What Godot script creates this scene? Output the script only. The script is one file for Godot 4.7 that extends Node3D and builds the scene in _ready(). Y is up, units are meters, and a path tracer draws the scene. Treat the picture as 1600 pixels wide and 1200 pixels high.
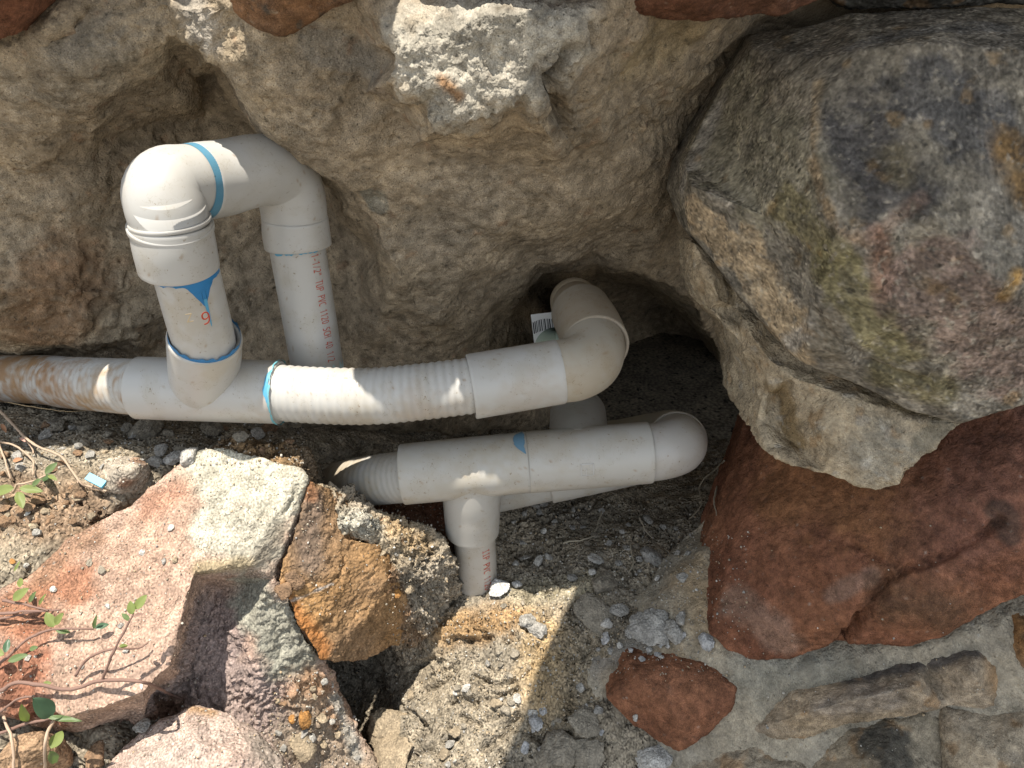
extends Node3D
# A hollow in a mortared stone wall with two white plastic drain-pipe runs, seen from about half a metre, sun nearly overhead.

const FOCAL := 1200.0                        # focal length in photograph pixels
const CAM := Vector3(0.0, 0.75, 0.6)
const PITCH := 34.4

var cam_basis := Basis(Vector3.RIGHT, deg_to_rad(-PITCH))
var surface := {}                            # 6-pixel cell -> [distance, point, normal] of the nearest built ground or rock
var noises := {}
var mats := {}
var used_names := {}

# ---------------------------------------------------------------- helpers: placing
func at(px: float, py: float, d: float) -> Vector3:
	return CAM + cam_basis * Vector3((px - 800.0) / FOCAL * d, (600.0 - py) / FOCAL * d, -d)

func seen(p: Vector3) -> Vector3:
	var c := cam_basis.inverse() * (p - CAM)
	var d := -c.z
	return Vector3(800.0 + c.x / d * FOCAL, 600.0 - c.y / d * FOCAL, d)

func under(px: float, py: float) -> Array:
	var cx := int(floor(px / 6.0))
	var cy := int(floor(py / 6.0))
	for ring in 5:
		var best: Array = []
		for j in range(-ring, ring + 1):
			for i in range(-ring, ring + 1):
				var k := (cy + j + 2000) * 8192 + cx + i + 2000
				if surface.has(k):
					var s: Array = surface[k]
					if best.is_empty() or s[0] < best[0]:
						best = s
		if not best.is_empty():
			return best
	return [0.7, at(px, py, 0.7), Vector3.UP]

func over(px: float, py: float, lift: float) -> Vector3:
	return at(px, py, float(under(px, py)[0]) - lift)

func noise(seed_: int, freq: float, octaves := 3, kind := FastNoiseLite.TYPE_SIMPLEX_SMOOTH) -> FastNoiseLite:
	var key := "%d_%f_%d_%d" % [seed_, freq, octaves, kind]
	if not noises.has(key):
		var n := FastNoiseLite.new()
		n.seed = seed_
		n.noise_type = kind
		n.frequency = freq
		n.fractal_type = FastNoiseLite.FRACTAL_FBM if octaves > 1 else FastNoiseLite.FRACTAL_NONE
		n.fractal_octaves = octaves
		if kind == FastNoiseLite.TYPE_CELLULAR:
			n.cellular_return_type = FastNoiseLite.RETURN_DISTANCE2_SUB
			n.cellular_jitter = 1.0
		noises[key] = n
	return noises[key]

func numbered(called: String) -> String:
	if not used_names.has(called):
		used_names[called] = 0
		return called
	used_names[called] += 1
	return "%s_%03d" % [called, used_names[called]]

func tag(o: Node, label: String, category: String, group := "") -> void:
	o.set_meta("label", label)
	o.set_meta("category", category)
	if group != "":
		o.set_meta("group", group)

func thing(called: String, label: String, category: String, where: Vector3, group := "") -> Node3D:
	var o := Node3D.new()
	o.name = numbered(called)
	add_child(o)
	o.position = where
	tag(o, label, category, group)
	return o

func mesh_node(called: String, mesh: Mesh, mat: Material, parent: Node, where := Vector3.ZERO) -> MeshInstance3D:
	var o := MeshInstance3D.new()
	o.name = numbered(called) if parent == self else called
	o.mesh = mesh
	if mat:
		o.material_override = mat
	o.position = where
	parent.add_child(o, true)
	return o

func pack(v: PackedVector3Array, n: PackedVector3Array, c: PackedColorArray, t: PackedInt32Array, origin := Vector3.ZERO) -> ArrayMesh:
	var arr := []
	arr.resize(Mesh.ARRAY_MAX)
	if origin != Vector3.ZERO:
		for i in v.size():
			v[i] -= origin
	arr[Mesh.ARRAY_VERTEX] = v
	arr[Mesh.ARRAY_NORMAL] = n
	if c.size() == v.size():
		arr[Mesh.ARRAY_COLOR] = c
	arr[Mesh.ARRAY_INDEX] = t
	var m := ArrayMesh.new()
	m.add_surface_from_arrays(Mesh.PRIMITIVE_TRIANGLES, arr)
	return m

# ---------------------------------------------------------------- helpers: materials
func lin(r: float, g: float, b: float) -> Color:
	return Color(r, g, b)

func grain_image(seed_: int, fine_freq: float, fine_amt: float, mid_freq: float, mid_amt: float, pit_freq: float, pit_at: float, pit_to: float, light_at := 2.0) -> Image:
	var size := 512
	var a: PackedByteArray = noise(seed_, fine_freq, 2).get_seamless_image(size, size).get_data()
	var b: PackedByteArray = noise(seed_ + 1, mid_freq, 4).get_seamless_image(size, size).get_data()
	var p: PackedByteArray = noise(seed_ + 2, pit_freq, 2).get_seamless_image(size, size).get_data()
	var out := PackedByteArray()
	out.resize(size * size)
	for i in size * size:
		var v := 0.78 + fine_amt * (a[i] / 255.0 - 0.5) + mid_amt * (b[i] / 255.0 - 0.5)
		var q := p[i] / 255.0
		if q > pit_at:
			v = lerpf(v, pit_to, clampf((q - pit_at) * 10.0, 0.0, 1.0))
		if q < 1.0 - light_at:
			v = lerpf(v, 1.0, clampf((1.0 - light_at - q) * 10.0, 0.0, 1.0))
		out[i] = int(clampf(v, 0.0, 1.0) * 255.0)
	var im := Image.create_from_data(size, size, false, Image.FORMAT_L8, out)
	im.convert(Image.FORMAT_RGB8)
	return im

func rock_mat(called: String, tex: ImageTexture, bump: ImageTexture, tile: float, bump_cm: float, rough: float) -> StandardMaterial3D:
	var m := StandardMaterial3D.new()
	m.resource_name = called
	m.vertex_color_use_as_albedo = true
	m.albedo_texture = tex
	m.uv1_triplanar = true
	m.uv1_world_triplanar = true
	m.uv1_scale = Vector3.ONE / tile
	m.uv1_triplanar_sharpness = 3.0
	m.roughness = rough
	m.metallic_specular = 0.3
	if bump:
		m.heightmap_enabled = true
		m.heightmap_texture = bump
		m.heightmap_scale = bump_cm
	mats[called] = m
	return m

func plain(called: String, c: Color, rough := 0.8, backlight := 0.0) -> StandardMaterial3D:
	if mats.has(called):
		return mats[called]
	var m := StandardMaterial3D.new()
	m.resource_name = called
	m.albedo_color = c.linear_to_srgb()
	m.roughness = rough
	m.metallic_specular = 0.35
	if backlight > 0.0:
		m.backlight_enabled = true
		m.backlight = Color(c.r, c.g, c.b) * (backlight / maxf(c.r, maxf(c.g, c.b)))
		m.cull_mode = BaseMaterial3D.CULL_DISABLED
	mats[called] = m
	return m

func make_materials() -> void:
	var sand := ImageTexture.create_from_image(grain_image(11, 0.22, 0.30, 0.02, 0.25, 0.10, 0.80, 0.45, 0.82))
	var coarse := ImageTexture.create_from_image(grain_image(21, 0.12, 0.6, 0.015, 0.35, 0.06, 0.72, 0.25, 0.80))
	var fine := ImageTexture.create_from_image(grain_image(31, 0.30, 0.45, 0.03, 0.35, 0.14, 0.80, 0.45, 0.82))
	var grainy := ImageTexture.create_from_image(grain_image(26, 0.16, 0.5, 0.02, 0.3, 0.08, 0.82, 0.45, 0.80))
	var lichen := ImageTexture.create_from_image(grain_image(36, 0.12, 0.42, 0.02, 0.45, 0.05, 0.74, 0.55, 0.76))
	var bump_a := ImageTexture.create_from_image(grain_image(41, 0.10, 1.1, 0.02, 0.5, 0.05, 0.66, 0.05))
	var bump_b := ImageTexture.create_from_image(grain_image(51, 0.05, 1.2, 0.012, 0.6, 0.035, 0.68, 0.05))
	rock_mat("mortar", sand, bump_a, 0.16, 0.08, 0.96)
	rock_mat("boulder", lichen, bump_a, 0.24, 0.08, 0.8)
	rock_mat("red_stone", fine, bump_a, 0.17, 0.06, 0.85)
	rock_mat("pink_rock", grainy, bump_a, 0.19, 0.12, 0.95)
	rock_mat("crumbly", coarse, bump_b, 0.15, 0.3, 0.97)
	rock_mat("soil", coarse, bump_b, 0.17, 0.25, 0.97)
	var flecks := ImageTexture.create_from_image(pipe_dirt_image())
	rock_mat("pipe", flecks, null, 0.23, 0.0, 0.36)
	mats["pipe"].metallic_specular = 0.5
	rock_mat("pipe_dusty", flecks, null, 0.19, 0.0, 0.5)

func pipe_dirt_image() -> Image:
	var size := 1024
	var a: PackedByteArray = noise(61, 0.05, 3).get_seamless_image(size, size).get_data()
	var b: PackedByteArray = noise(62, 0.006, 4).get_seamless_image(size, size).get_data()
	var d: PackedByteArray = noise(63, 0.02, 3).get_seamless_image(size, size).get_data()
	var out := PackedByteArray()
	out.resize(size * size * 3)
	for i in size * size:
		var r := 0.97
		var g := 0.965
		var bl := 0.95
		var film := clampf((b[i] / 255.0 - 0.5) * 2.2, 0.0, 1.0) * 0.05      # patches of dried mud film
		r -= film * 0.7
		g -= film * 1.0
		bl -= film * 1.5
		var f := a[i] / 255.0
		if f > 0.82 and b[i] > 125:
			var k := clampf((f - 0.82) * 14.0, 0.0, 0.5)
			r = lerpf(r, 0.55, k)
			g = lerpf(g, 0.45, k)
			bl = lerpf(bl, 0.32, k)
		var s := absf(d[i] / 255.0 - 0.5)
		if s < 0.006 and b[i] > 140:
			r *= 0.88
			g *= 0.86
			bl *= 0.82
		out[i * 3] = int(clampf(r, 0, 1) * 255)
		out[i * 3 + 1] = int(clampf(g, 0, 1) * 255)
		out[i * 3 + 2] = int(clampf(bl, 0, 1) * 255)
	return Image.create_from_data(size, size, false, Image.FORMAT_RGB8, out)

# ---------------------------------------------------------------- helpers: rock shapes
# A shape starts as a coarse cage of real points; it is refined, rounded, roughened with noise and coloured by patches of matter.
class Cage:
	var v := PackedVector3Array()
	var t := PackedInt32Array()
	var flat := PackedVector2Array()
	var depth := PackedFloat32Array()

func cage_sheet(pts: Array, keep := PackedVector2Array()) -> Cage:
	var c := Cage.new()
	for p in pts:
		c.flat.append(Vector2(p[0], p[1]))
		c.depth.append(p[2])
		c.v.append(at(p[0], p[1], p[2]))
	var tri := Geometry2D.triangulate_delaunay(c.flat)
	for i in range(0, tri.size(), 3):
		var a := tri[i]
		var b := tri[i + 1]
		var d := tri[i + 2]
		if keep.size() > 0 and not Geometry2D.is_point_in_polygon((c.flat[a] + c.flat[b] + c.flat[d]) / 3.0, keep):
			continue
		var n := (c.v[d] - c.v[a]).cross(c.v[b] - c.v[a])
		if n.dot(CAM - c.v[a]) < 0.0:
			var s := b
			b = d
			d = s
		c.t.append_array([a, b, d])
	return c

func cage_stone(outline: Array, inner: Array, back: Vector3, shrink := 0.75) -> Cage:
	var ring := PackedVector2Array()
	for p in outline:
		ring.append(Vector2(p[0], p[1]))
	var c := cage_sheet(outline + inner, ring)
	var n := outline.size()
	var mid := Vector3.ZERO
	for i in n:
		mid += c.v[i] / n
	var whole := mid + back * 0.35
	var first := c.v.size()
	for i in n:
		c.v.append(c.v[i] + back * 0.45 + (mid - c.v[i]) * 0.03)
	for i in n:
		c.v.append(mid + (c.v[i] - mid) * shrink + back)
	c.v.append(mid + back * 1.1)
	var loops := [0, first, first + n]
	for l in 2:
		for i in n:
			var j := (i + 1) % n
			_face(c, loops[l] + i, loops[l] + j, loops[l + 1] + j, whole)
			_face(c, loops[l] + i, loops[l + 1] + j, loops[l + 1] + i, whole)
	for i in n:
		_face(c, first + n + i, first + n + (i + 1) % n, c.v.size() - 1, whole)
	return c

func _face(c: Cage, a: int, b: int, d: int, away: Vector3) -> void:
	var n := (c.v[d] - c.v[a]).cross(c.v[b] - c.v[a])
	if n.dot((c.v[a] + c.v[b] + c.v[d]) / 3.0 - away) < 0.0:
		c.t.append_array([a, d, b])
	else:
		c.t.append_array([a, b, d])

func refine(c: Cage, most: float, zone: Rect2) -> void:
	for _pass in 14:
		var v := c.v
		var t := c.t
		var out := PackedInt32Array()
		var mids := {}
		var split := false
		var m2 := most * most
		for i in range(0, t.size(), 3):
			var k := [t[i], t[i + 1], t[i + 2]]
			var m := [-1, -1, -1]
			for e in 3:
				var a: int = k[e]
				var b: int = k[(e + 1) % 3]
				var pa := v[a]
				var dd := pa.distance_squared_to(v[b])
				if dd <= m2:
					continue
				if dd <= m2 * 36.0:              # far from the part that shows, coarser faces do
					var s := seen(pa)
					if s.z < 0.1 or not zone.has_point(Vector2(s.x, s.y)):
						var s2 := seen(v[b])
						if s2.z < 0.1 or not zone.has_point(Vector2(s2.x, s2.y)):
							continue
				var key := (a * 4194304 + b) if a < b else (b * 4194304 + a)
				if mids.has(key):
					m[e] = mids[key]
				else:
					m[e] = v.size()
					v.append((pa + v[b]) * 0.5)
					mids[key] = m[e]
			var cnt := int(m[0] >= 0) + int(m[1] >= 0) + int(m[2] >= 0)
			if cnt == 0:
				out.append_array(k)
				continue
			split = true
			if cnt == 3:
				out.append_array([k[0], m[0], m[2], m[0], k[1], m[1], m[2], m[1], k[2], m[0], m[1], m[2]])
			elif cnt == 1:
				for e in 3:
					if m[e] >= 0:
						out.append_array([k[e], m[e], k[(e + 2) % 3], m[e], k[(e + 1) % 3], k[(e + 2) % 3]])
			else:
				for e in 3:
					if m[e] < 0:                      # edge e whole, the other two cut: corner (e+2) comes off
						var p: int = k[e]
						var q: int = k[(e + 1) % 3]
						var r: int = k[(e + 2) % 3]
						var mq: int = m[(e + 1) % 3]
						var mr: int = m[(e + 2) % 3]
						out.append_array([mr, mq, r])
						if v[p].distance_squared_to(v[mq]) < v[q].distance_squared_to(v[mr]):
							out.append_array([p, q, mq, p, mq, mr])
						else:
							out.append_array([p, q, mr, q, mq, mr])
		c.v = v
		c.t = out
		if not split:
			break

func smooth(c: Cage, times: int, amount: float) -> void:
	for _k in times:
		var sum := PackedVector3Array()
		sum.resize(c.v.size())
		var cnt := PackedInt32Array()
		cnt.resize(c.v.size())
		var t := c.t
		for i in range(0, t.size(), 3):
			var a := t[i]
			var b := t[i + 1]
			var d := t[i + 2]
			sum[a] += c.v[b] + c.v[d]
			sum[b] += c.v[a] + c.v[d]
			sum[d] += c.v[a] + c.v[b]
			cnt[a] += 2
			cnt[b] += 2
			cnt[d] += 2
		for i in c.v.size():
			if cnt[i] > 0:
				c.v[i] = c.v[i].lerp(sum[i] / cnt[i], amount)

func normals(v: PackedVector3Array, t: PackedInt32Array) -> PackedVector3Array:
	var n := PackedVector3Array()
	n.resize(v.size())
	for i in range(0, t.size(), 3):
		var a := t[i]
		var b := t[i + 1]
		var d := t[i + 2]
		var f := (v[d] - v[a]).cross(v[b] - v[a])
		n[a] += f
		n[b] += f
		n[d] += f
	for i in n.size():
		n[i] = n[i].normalized()
	return n

# look: base colour, rough = [[frequency, metres, octaves], ...], clods = [frequency, metres, width], tones = [low, mid, high],
# specks = [[frequency, threshold, colour], ...], patches = [[x1, y1, x2, y2, radius in px, colour, softness], ...]
func finish(c: Cage, look: Dictionary, seed_: int, fine: float, rounding := 2) -> Array:
	var c_flat := Cage.new()
	c_flat.v = c.v.duplicate()
	c_flat.t = c.t.duplicate()
	c_flat.flat = c.flat
	c_flat.depth = c.depth
	var patches := []
	for p in look.get("patches", []):
		var a := on_cage(c, Vector2(p[0], p[1]))
		var b := on_cage(c, Vector2(p[2], p[3]))
		var d := maxf(0.3, -(cam_basis.inverse() * (a - CAM)).z)
		patches.append([a, b, p[4] / FOCAL * d, p[5], p[6]])
	var cracks := []
	for p in look.get("cracks", []):              # polylines: [[x, y], ...], width px, depth m
		var line := PackedVector3Array()
		for q in p[0]:
			line.append(on_cage(c, Vector2(q[0], q[1])))
		cracks.append([line, p[1] / FOCAL * 0.62, p[2]])
	var zone: Rect2 = look.get("zone", Rect2(-60, -60, 1720, 1320))
	refine(c, maxf(fine * 2.6, 0.006), zone)
	smooth(c, rounding, 0.55)
	refine(c, fine, zone)
	smooth(c, 1, 0.5)
	var v := c.v
	var n := normals(v, c.t)
	var rough: Array = look.rough
	var layers := []
	for k in rough.size():
		layers.append([noise(seed_ + k * 7, rough[k][0], rough[k][2]), rough[k][1]])
	var clods: Array = look.get("clods", [])
	var clod_noise: FastNoiseLite = noise(seed_ + 90, clods[0], 1, FastNoiseLite.TYPE_CELLULAR) if clods.size() else null
	var pits: Array = look.get("pits", [])
	var pit_noise: FastNoiseLite = noise(seed_ + 80, pits[0], 1) if pits.size() else null
	var crumbles := []
	for p in look.get("crumble", []):             # [x1, y1, x2, y2, radius px, metres, frequency]
		var ca := on_cage(c_flat, Vector2(p[0], p[1]))
		crumbles.append([ca, on_cage(c_flat, Vector2(p[2], p[3])), p[4] / FOCAL * (CAM - ca).length(), p[5], noise(seed_ + 95, p[6], 4)])
	var warp := noise(seed_ + 70, 55.0, 4)
	var wander := noise(seed_ + 71, 30.0, 3)
	var low := noise(seed_ + 60, 9.0, 3)
	var mid := noise(seed_ + 61, 60.0, 3)
	var high := noise(seed_ + 62, 320.0, 2)
	var tones: Array = look.get("tones", [0.15, 0.15, 0.2])
	var specks := []
	for s in look.get("specks", []):
		specks.append([noise(seed_ + 50 + specks.size(), s[0], 4), s[1], s[2]])
	var base: Color = look.base
	var tint: Color = look.get("tint", base)
	var col := PackedColorArray()
	col.resize(v.size())
	for i in v.size():
		var p := v[i]
		var h := 0.0
		for l in layers:
			h += (l[0] as FastNoiseLite).get_noise_3dv(p) * float(l[1])
		if clod_noise:
			var w3 := p + Vector3(warp.get_noise_3dv(p * 1.7), warp.get_noise_3dv(p * 1.7 + Vector3(3, 1, 7)), warp.get_noise_3dv(p * 1.7 + Vector3(9, 4, 2))) * 0.012
			var q := clampf((clod_noise.get_noise_3dv(w3) + 1.0) / float(clods[2]), 0.0, 1.0)
			var gate := clampf(wander.get_noise_3dv(p * 0.8 + Vector3(5, 5, 5)) * 3.0 + float(clods[3]), 0.0, 1.0)
			h -= (1.0 - q) * (1.0 - q) * float(clods[1]) * gate
		for q in crumbles:
			var cd := Geometry3D.get_closest_point_to_segment(p, q[0], q[1]).distance_to(p)
			var cw := clampf(2.0 * (1.0 - cd / float(q[2])), 0.0, 1.0)
			if cw > 0.0:
				h += (absf((q[4] as FastNoiseLite).get_noise_3dv(p)) * 2.0 - 0.5) * float(q[3]) * cw
		if pit_noise:
			var q2 := pit_noise.get_noise_3dv(p) - float(pits[1])
			if q2 > 0.0:
				h -= minf(q2 * 4.0, 1.0) * float(pits[2])
		var dark := 0.0
		for k in cracks:
			var line: PackedVector3Array = k[0]
			var wob := p + Vector3(warp.get_noise_3dv(p), warp.get_noise_3dv(p + Vector3(2, 3, 1)), 0.0) * 0.006
			for s in line.size() - 1:
				var dist := Geometry3D.get_closest_point_to_segment(wob, line[s], line[s + 1]).distance_to(wob)
				if dist < float(k[1]):
					var f := 1.0 - dist / float(k[1])
					dark = maxf(dark, f * float(k[2]))
		h -= dark
		# matter colours
		var cc := base.lerp(tint, clampf(low.get_noise_3dv(p) * 1.6 + 0.5, 0.0, 1.0))
		for q in patches:
			var near := Geometry3D.get_closest_point_to_segment(p, q[0], q[1]).distance_to(p)
			var r: float = q[2]
			near += warp.get_noise_3dv(p) * r * 0.35 + wander.get_noise_3dv(p) * r * 0.45
			var soft: float = q[4]
			var w := clampf((r * (1.0 + soft) - near) / maxf(2.0 * soft * r, 0.0005), 0.0, 1.0)
			if w > 0.0:
				var to: Color = q[3]
				cc = cc.lerp(to, w * to.a)
		for s in specks:
			var sv := (s[0] as FastNoiseLite).get_noise_3dv(p)
			if sv > float(s[1]):
				var sc: Color = s[2]
				cc = cc.lerp(sc, clampf((sv - float(s[1])) * 6.0, 0.0, 1.0) * sc.a)
		var k2 := 1.0 + float(tones[0]) * low.get_noise_3dv(p * 1.9 + Vector3(4, 4, 4)) * 1.6 + float(tones[1]) * mid.get_noise_3dv(p) * 1.6 + float(tones[2]) * high.get_noise_3dv(p) * 1.5
		k2 = maxf(k2, 0.15) * 1.22
		col[i] = Color(minf(cc.r * k2, 0.85), minf(cc.g * k2, 0.85), minf(cc.b * k2, 0.85))
		v[i] = p + n[i] * h
	n = normals(v, c.t)
	for i in v.size():
		var s := seen(v[i])
		if s.z > 0.05 and s.x > -300.0 and s.x < 1900.0 and s.y > -300.0 and s.y < 1500.0:
			var key := (int(floor(s.y / 6.0)) + 2000) * 8192 + int(floor(s.x / 6.0)) + 2000
			if not surface.has(key) or s.z < surface[key][0]:
				surface[key] = [s.z, v[i], n[i]]
	return [v, n, col, c.t]

func on_cage(c: Cage, q: Vector2) -> Vector3:
	var best := -1
	var best_d := 1e9
	for i in range(0, c.t.size(), 3):
		var a := c.t[i]
		var b := c.t[i + 1]
		var d := c.t[i + 2]
		if a >= c.flat.size() or b >= c.flat.size() or d >= c.flat.size():
			continue
		if Geometry2D.point_is_inside_triangle(q, c.flat[a], c.flat[b], c.flat[d]):
			var A := c.flat[a]
			var B := c.flat[b]
			var D := c.flat[d]
			var det := (B - A).cross(D - A)
			var u := (q - A).cross(D - A) / det
			var w := (B - A).cross(q - A) / det
			return at(q.x, q.y, c.depth[a] * (1.0 - u - w) + c.depth[b] * u + c.depth[d] * w)
	for i in c.flat.size():
		if c.flat[i].distance_to(q) < best_d:
			best_d = c.flat[i].distance_to(q)
			best = i
	return at(q.x, q.y, c.depth[best])

func rock(called: String, c: Cage, look: Dictionary, mat: String, seed_: int, fine: float, parent: Node, rounding := 2) -> MeshInstance3D:
	var t0 := Time.get_ticks_msec()
	var a := finish(c, look, seed_, fine, rounding)
	var v: PackedVector3Array = a[0]
	var origin := Vector3.ZERO
	if parent == self:
		for p in v:
			origin += p / v.size()
		var low := 1e9
		for p in v:
			low = minf(low, p.y)
		origin.y = low
	var o := mesh_node(called, pack(v, a[1], a[2], a[3], origin), mats[mat], parent, origin)
	print(called, " ", v.size(), " verts ", Time.get_ticks_msec() - t0, " ms")
	return o

# ---------------------------------------------------------------- helpers: pipes, stems, small pieces
func curve_points(ctrl: Array, step: float) -> PackedVector3Array:
	var out := PackedVector3Array()
	var n := ctrl.size()
	for i in n - 1:
		var a: Vector3 = ctrl[maxi(i - 1, 0)]
		var b: Vector3 = ctrl[i]
		var c: Vector3 = ctrl[i + 1]
		var d: Vector3 = ctrl[mini(i + 2, n - 1)]
		if i == 0:
			a = b + (b - c)
		if i == n - 2:
			d = c + (c - b)
		var count := maxi(1, int(ceil(b.distance_to(c) / step)))
		for k in count:
			var t := float(k) / count
			out.append(0.5 * ((2.0 * b) + (c - a) * t + (2.0 * a - 5.0 * b + 4.0 * c - d) * t * t + (3.0 * b - a - 3.0 * c + d) * t * t * t))
	out.append(ctrl[n - 1])
	return out

class Part:
	var v := PackedVector3Array()
	var n := PackedVector3Array()
	var c := PackedColorArray()
	var t := PackedInt32Array()

func add_sweep(part: Part, ctrl: Array, radii: Array, opts := {}) -> void:
	var sides: int = opts.get("sides", 84)
	var step: float = opts.get("step", 0.0025)
	var rib: float = opts.get("rib", 0.0)
	var pitch: float = opts.get("pitch", 0.0058)
	var base: Color = opts.get("color", lin(0.49, 0.49, 0.485))
	var mud: Array = opts.get("mud", [])
	var seed_: int = opts.get("seed", 5)
	var hollow: bool = opts.get("hollow", true)
	var wall: float = opts.get("wall", 0.0036)
	var bevel: float = opts.get("bevel", 0.0009)
	var pts := curve_points(ctrl, minf(step, pitch / 5.0) if rib > 0.0 else step)
	var total := 0.0
	var along := PackedFloat32Array([0.0])
	for i in range(1, pts.size()):
		total += pts[i].distance_to(pts[i - 1])
		along.append(total)
	# control radii sit at the control points' arc length
	var stops := PackedFloat32Array()
	var acc := 0.0
	for i in ctrl.size():
		if i > 0:
			acc += (ctrl[i] as Vector3).distance_to(ctrl[i - 1])
		stops.append(acc)
	for i in stops.size():
		stops[i] *= total / maxf(acc, 1e-6)
	var grime := noise(seed_ + 300, 45.0, 4)
	var spots := noise(seed_ + 301, 260.0, 2)
	var streak := noise(seed_ + 302, 25.0, 3)
	var side := Vector3.UP
	var tangent := (pts[1] - pts[0]).normalized()
	if absf(tangent.dot(side)) > 0.9:
		side = Vector3.RIGHT
	side = (side - tangent * side.dot(tangent)).normalized()
	var rings := []                               # [centre, tangent, side, radius, s]
	for i in pts.size():
		var tg: Vector3 = (pts[mini(i + 1, pts.size() - 1)] - pts[maxi(i - 1, 0)]).normalized()
		side = (side - tg * side.dot(tg)).normalized()
		var r: float = radii[radii.size() - 1]
		for k in stops.size() - 1:
			if along[i] <= stops[k + 1]:
				r = lerpf(radii[k], radii[mini(k + 1, radii.size() - 1)], smoothstep(0.0, 1.0, (along[i] - stops[k]) / maxf(stops[k + 1] - stops[k], 1e-6)))
				break
		if rib > 0.0:
			r += rib * (pow(0.5 + 0.5 * sin(along[i] / pitch * TAU), 0.7) - 0.5)
		rings.append([pts[i], tg, side, r, along[i]])
	if bevel > 0.0 and hollow:
		var a: Array = rings[0].duplicate()
		var b: Array = rings[rings.size() - 1].duplicate()
		a[0] = a[0] - (a[1] as Vector3) * bevel
		a[3] = float(a[3]) - bevel
		b[0] = b[0] + (b[1] as Vector3) * bevel
		b[3] = float(b[3]) - bevel
		rings.push_front(a)
		rings.append(b)
	var first := part.v.size()
	for ring in rings:
		var ctr: Vector3 = ring[0]
		var s3: Vector3 = ring[2]
		var up: Vector3 = (ring[1] as Vector3).cross(s3)
		for k in sides:
			var ang := TAU * k / sides
			var dir := s3 * cos(ang) + up * sin(ang)
			var p := ctr + dir * float(ring[3])
			part.v.append(p)
			part.c.append(_pipe_color(p, base, mud, grime, spots, streak))
	for i in rings.size() - 1:
		for k in sides:
			var a := first + i * sides + k
			var b := first + i * sides + (k + 1) % sides
			part.t.append_array([a, b + sides, b, a, a + sides, b + sides])
	if hollow:
		for e in 2:
			var ring: Array = rings[0] if e == 0 else rings[rings.size() - 1]
			var sgn := -1.0 if e == 0 else 1.0
			var o := part.v.size()
			var up: Vector3 = (ring[1] as Vector3).cross(ring[2])
			for q in 4:
				var r := float(ring[3]) - (wall if q > 0 else 0.0)
				var back := 0.0 if q < 2 else 0.02
				if q == 3:
					r = 0.0005
				for k in sides:
					var ang := TAU * k / sides
					var p: Vector3 = (ring[0] as Vector3) - (ring[1] as Vector3) * sgn * back + ((ring[2] as Vector3) * cos(ang) + up * sin(ang)) * r
					part.v.append(p)
					part.c.append(base * 0.95)
			for q in 3:
				for k in sides:
					var a := o + q * sides + k
					var b := o + q * sides + (k + 1) % sides
					if e == 0:
						part.t.append_array([a, b, b + sides, a, b + sides, a + sides])
					else:
						part.t.append_array([a, b + sides, b, a, a + sides, b + sides])

func _pipe_color(p: Vector3, base: Color, mud: Array, grime: FastNoiseLite, spots: FastNoiseLite, streak: FastNoiseLite) -> Color:
	var c := base
	var g := clampf(grime.get_noise_3dv(p) * 2.0 - 0.25, 0.0, 1.0)
	c = c.lerp(lin(0.37, 0.33, 0.265), g * 0.12)
	var sp := spots.get_noise_3dv(p)
	if sp > 0.55 and g > 0.2:
		c = c.lerp(lin(0.30, 0.21, 0.13), clampf((sp - 0.45) * 4.0, 0.0, 0.6))
	for m in mud:                                # [point, radius, colour, strength]
		var d := (m[0] as Vector3).distance_to(p) / float(m[1])
		if d < 1.6:
			var w := clampf(1.15 - d + streak.get_noise_3dv(p * Vector3(1.0, 1.0, 1.0)) * 1.1 + grime.get_noise_3dv(p * 2.0) * 0.9, 0.0, 1.0)
			c = c.lerp(m[2], w * float(m[3]))
	return c

func pipe_part(called: String, part: Part, parent: Node3D, mat := "pipe") -> MeshInstance3D:
	var n := normals(part.v, part.t)
	# outward check: the first triangles decide the winding
	return mesh_node(called, pack(part.v, n, part.c, part.t, parent.global_position), mats[mat], parent)

func tube(ctrl: Array, r0: float, r1: float, sides := 6, step := 0.004, wob := 0.0) -> ArrayMesh:
	var pts := curve_points(ctrl, step)
	var origin: Vector3 = ctrl[0]
	var v := PackedVector3Array()
	var t := PackedInt32Array()
	var wn := noise(77, 90.0, 2)
	var side := Vector3(0.3, 1, 0.2).normalized()
	for i in pts.size():
		var tg := (pts[mini(i + 1, pts.size() - 1)] - pts[maxi(i - 1, 0)]).normalized()
		if absf(tg.dot(side)) > 0.98:
			side = Vector3(1, 0.1, 0.3).normalized()
		side = (side - tg * side.dot(tg)).normalized()
		var up := tg.cross(side)
		var r := lerpf(r0, r1, float(i) / (pts.size() - 1)) * (1.0 + 0.25 * wn.get_noise_3dv(pts[i] * 2.0))
		var ctr := pts[i] + Vector3(wn.get_noise_3dv(pts[i]), wn.get_noise_3dv(pts[i] + Vector3(5, 2, 1)), wn.get_noise_3dv(pts[i] + Vector3(1, 7, 3))) * wob
		for k in sides:
			var a := TAU * k / sides
			v.append(ctr + (side * cos(a) + up * sin(a)) * r - origin)
	for i in pts.size() - 1:
		for k in sides:
			var a := i * sides + k
			var b := i * sides + (k + 1) % sides
			t.append_array([a, b + sides, b, a, a + sides, b + sides])
	var last := (pts.size() - 1) * sides
	for k in range(1, sides - 1):
		t.append_array([0, k, k + 1, last, last + k + 1, last + k])
	return pack(v, normals(v, t), PackedColorArray(), t)

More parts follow.
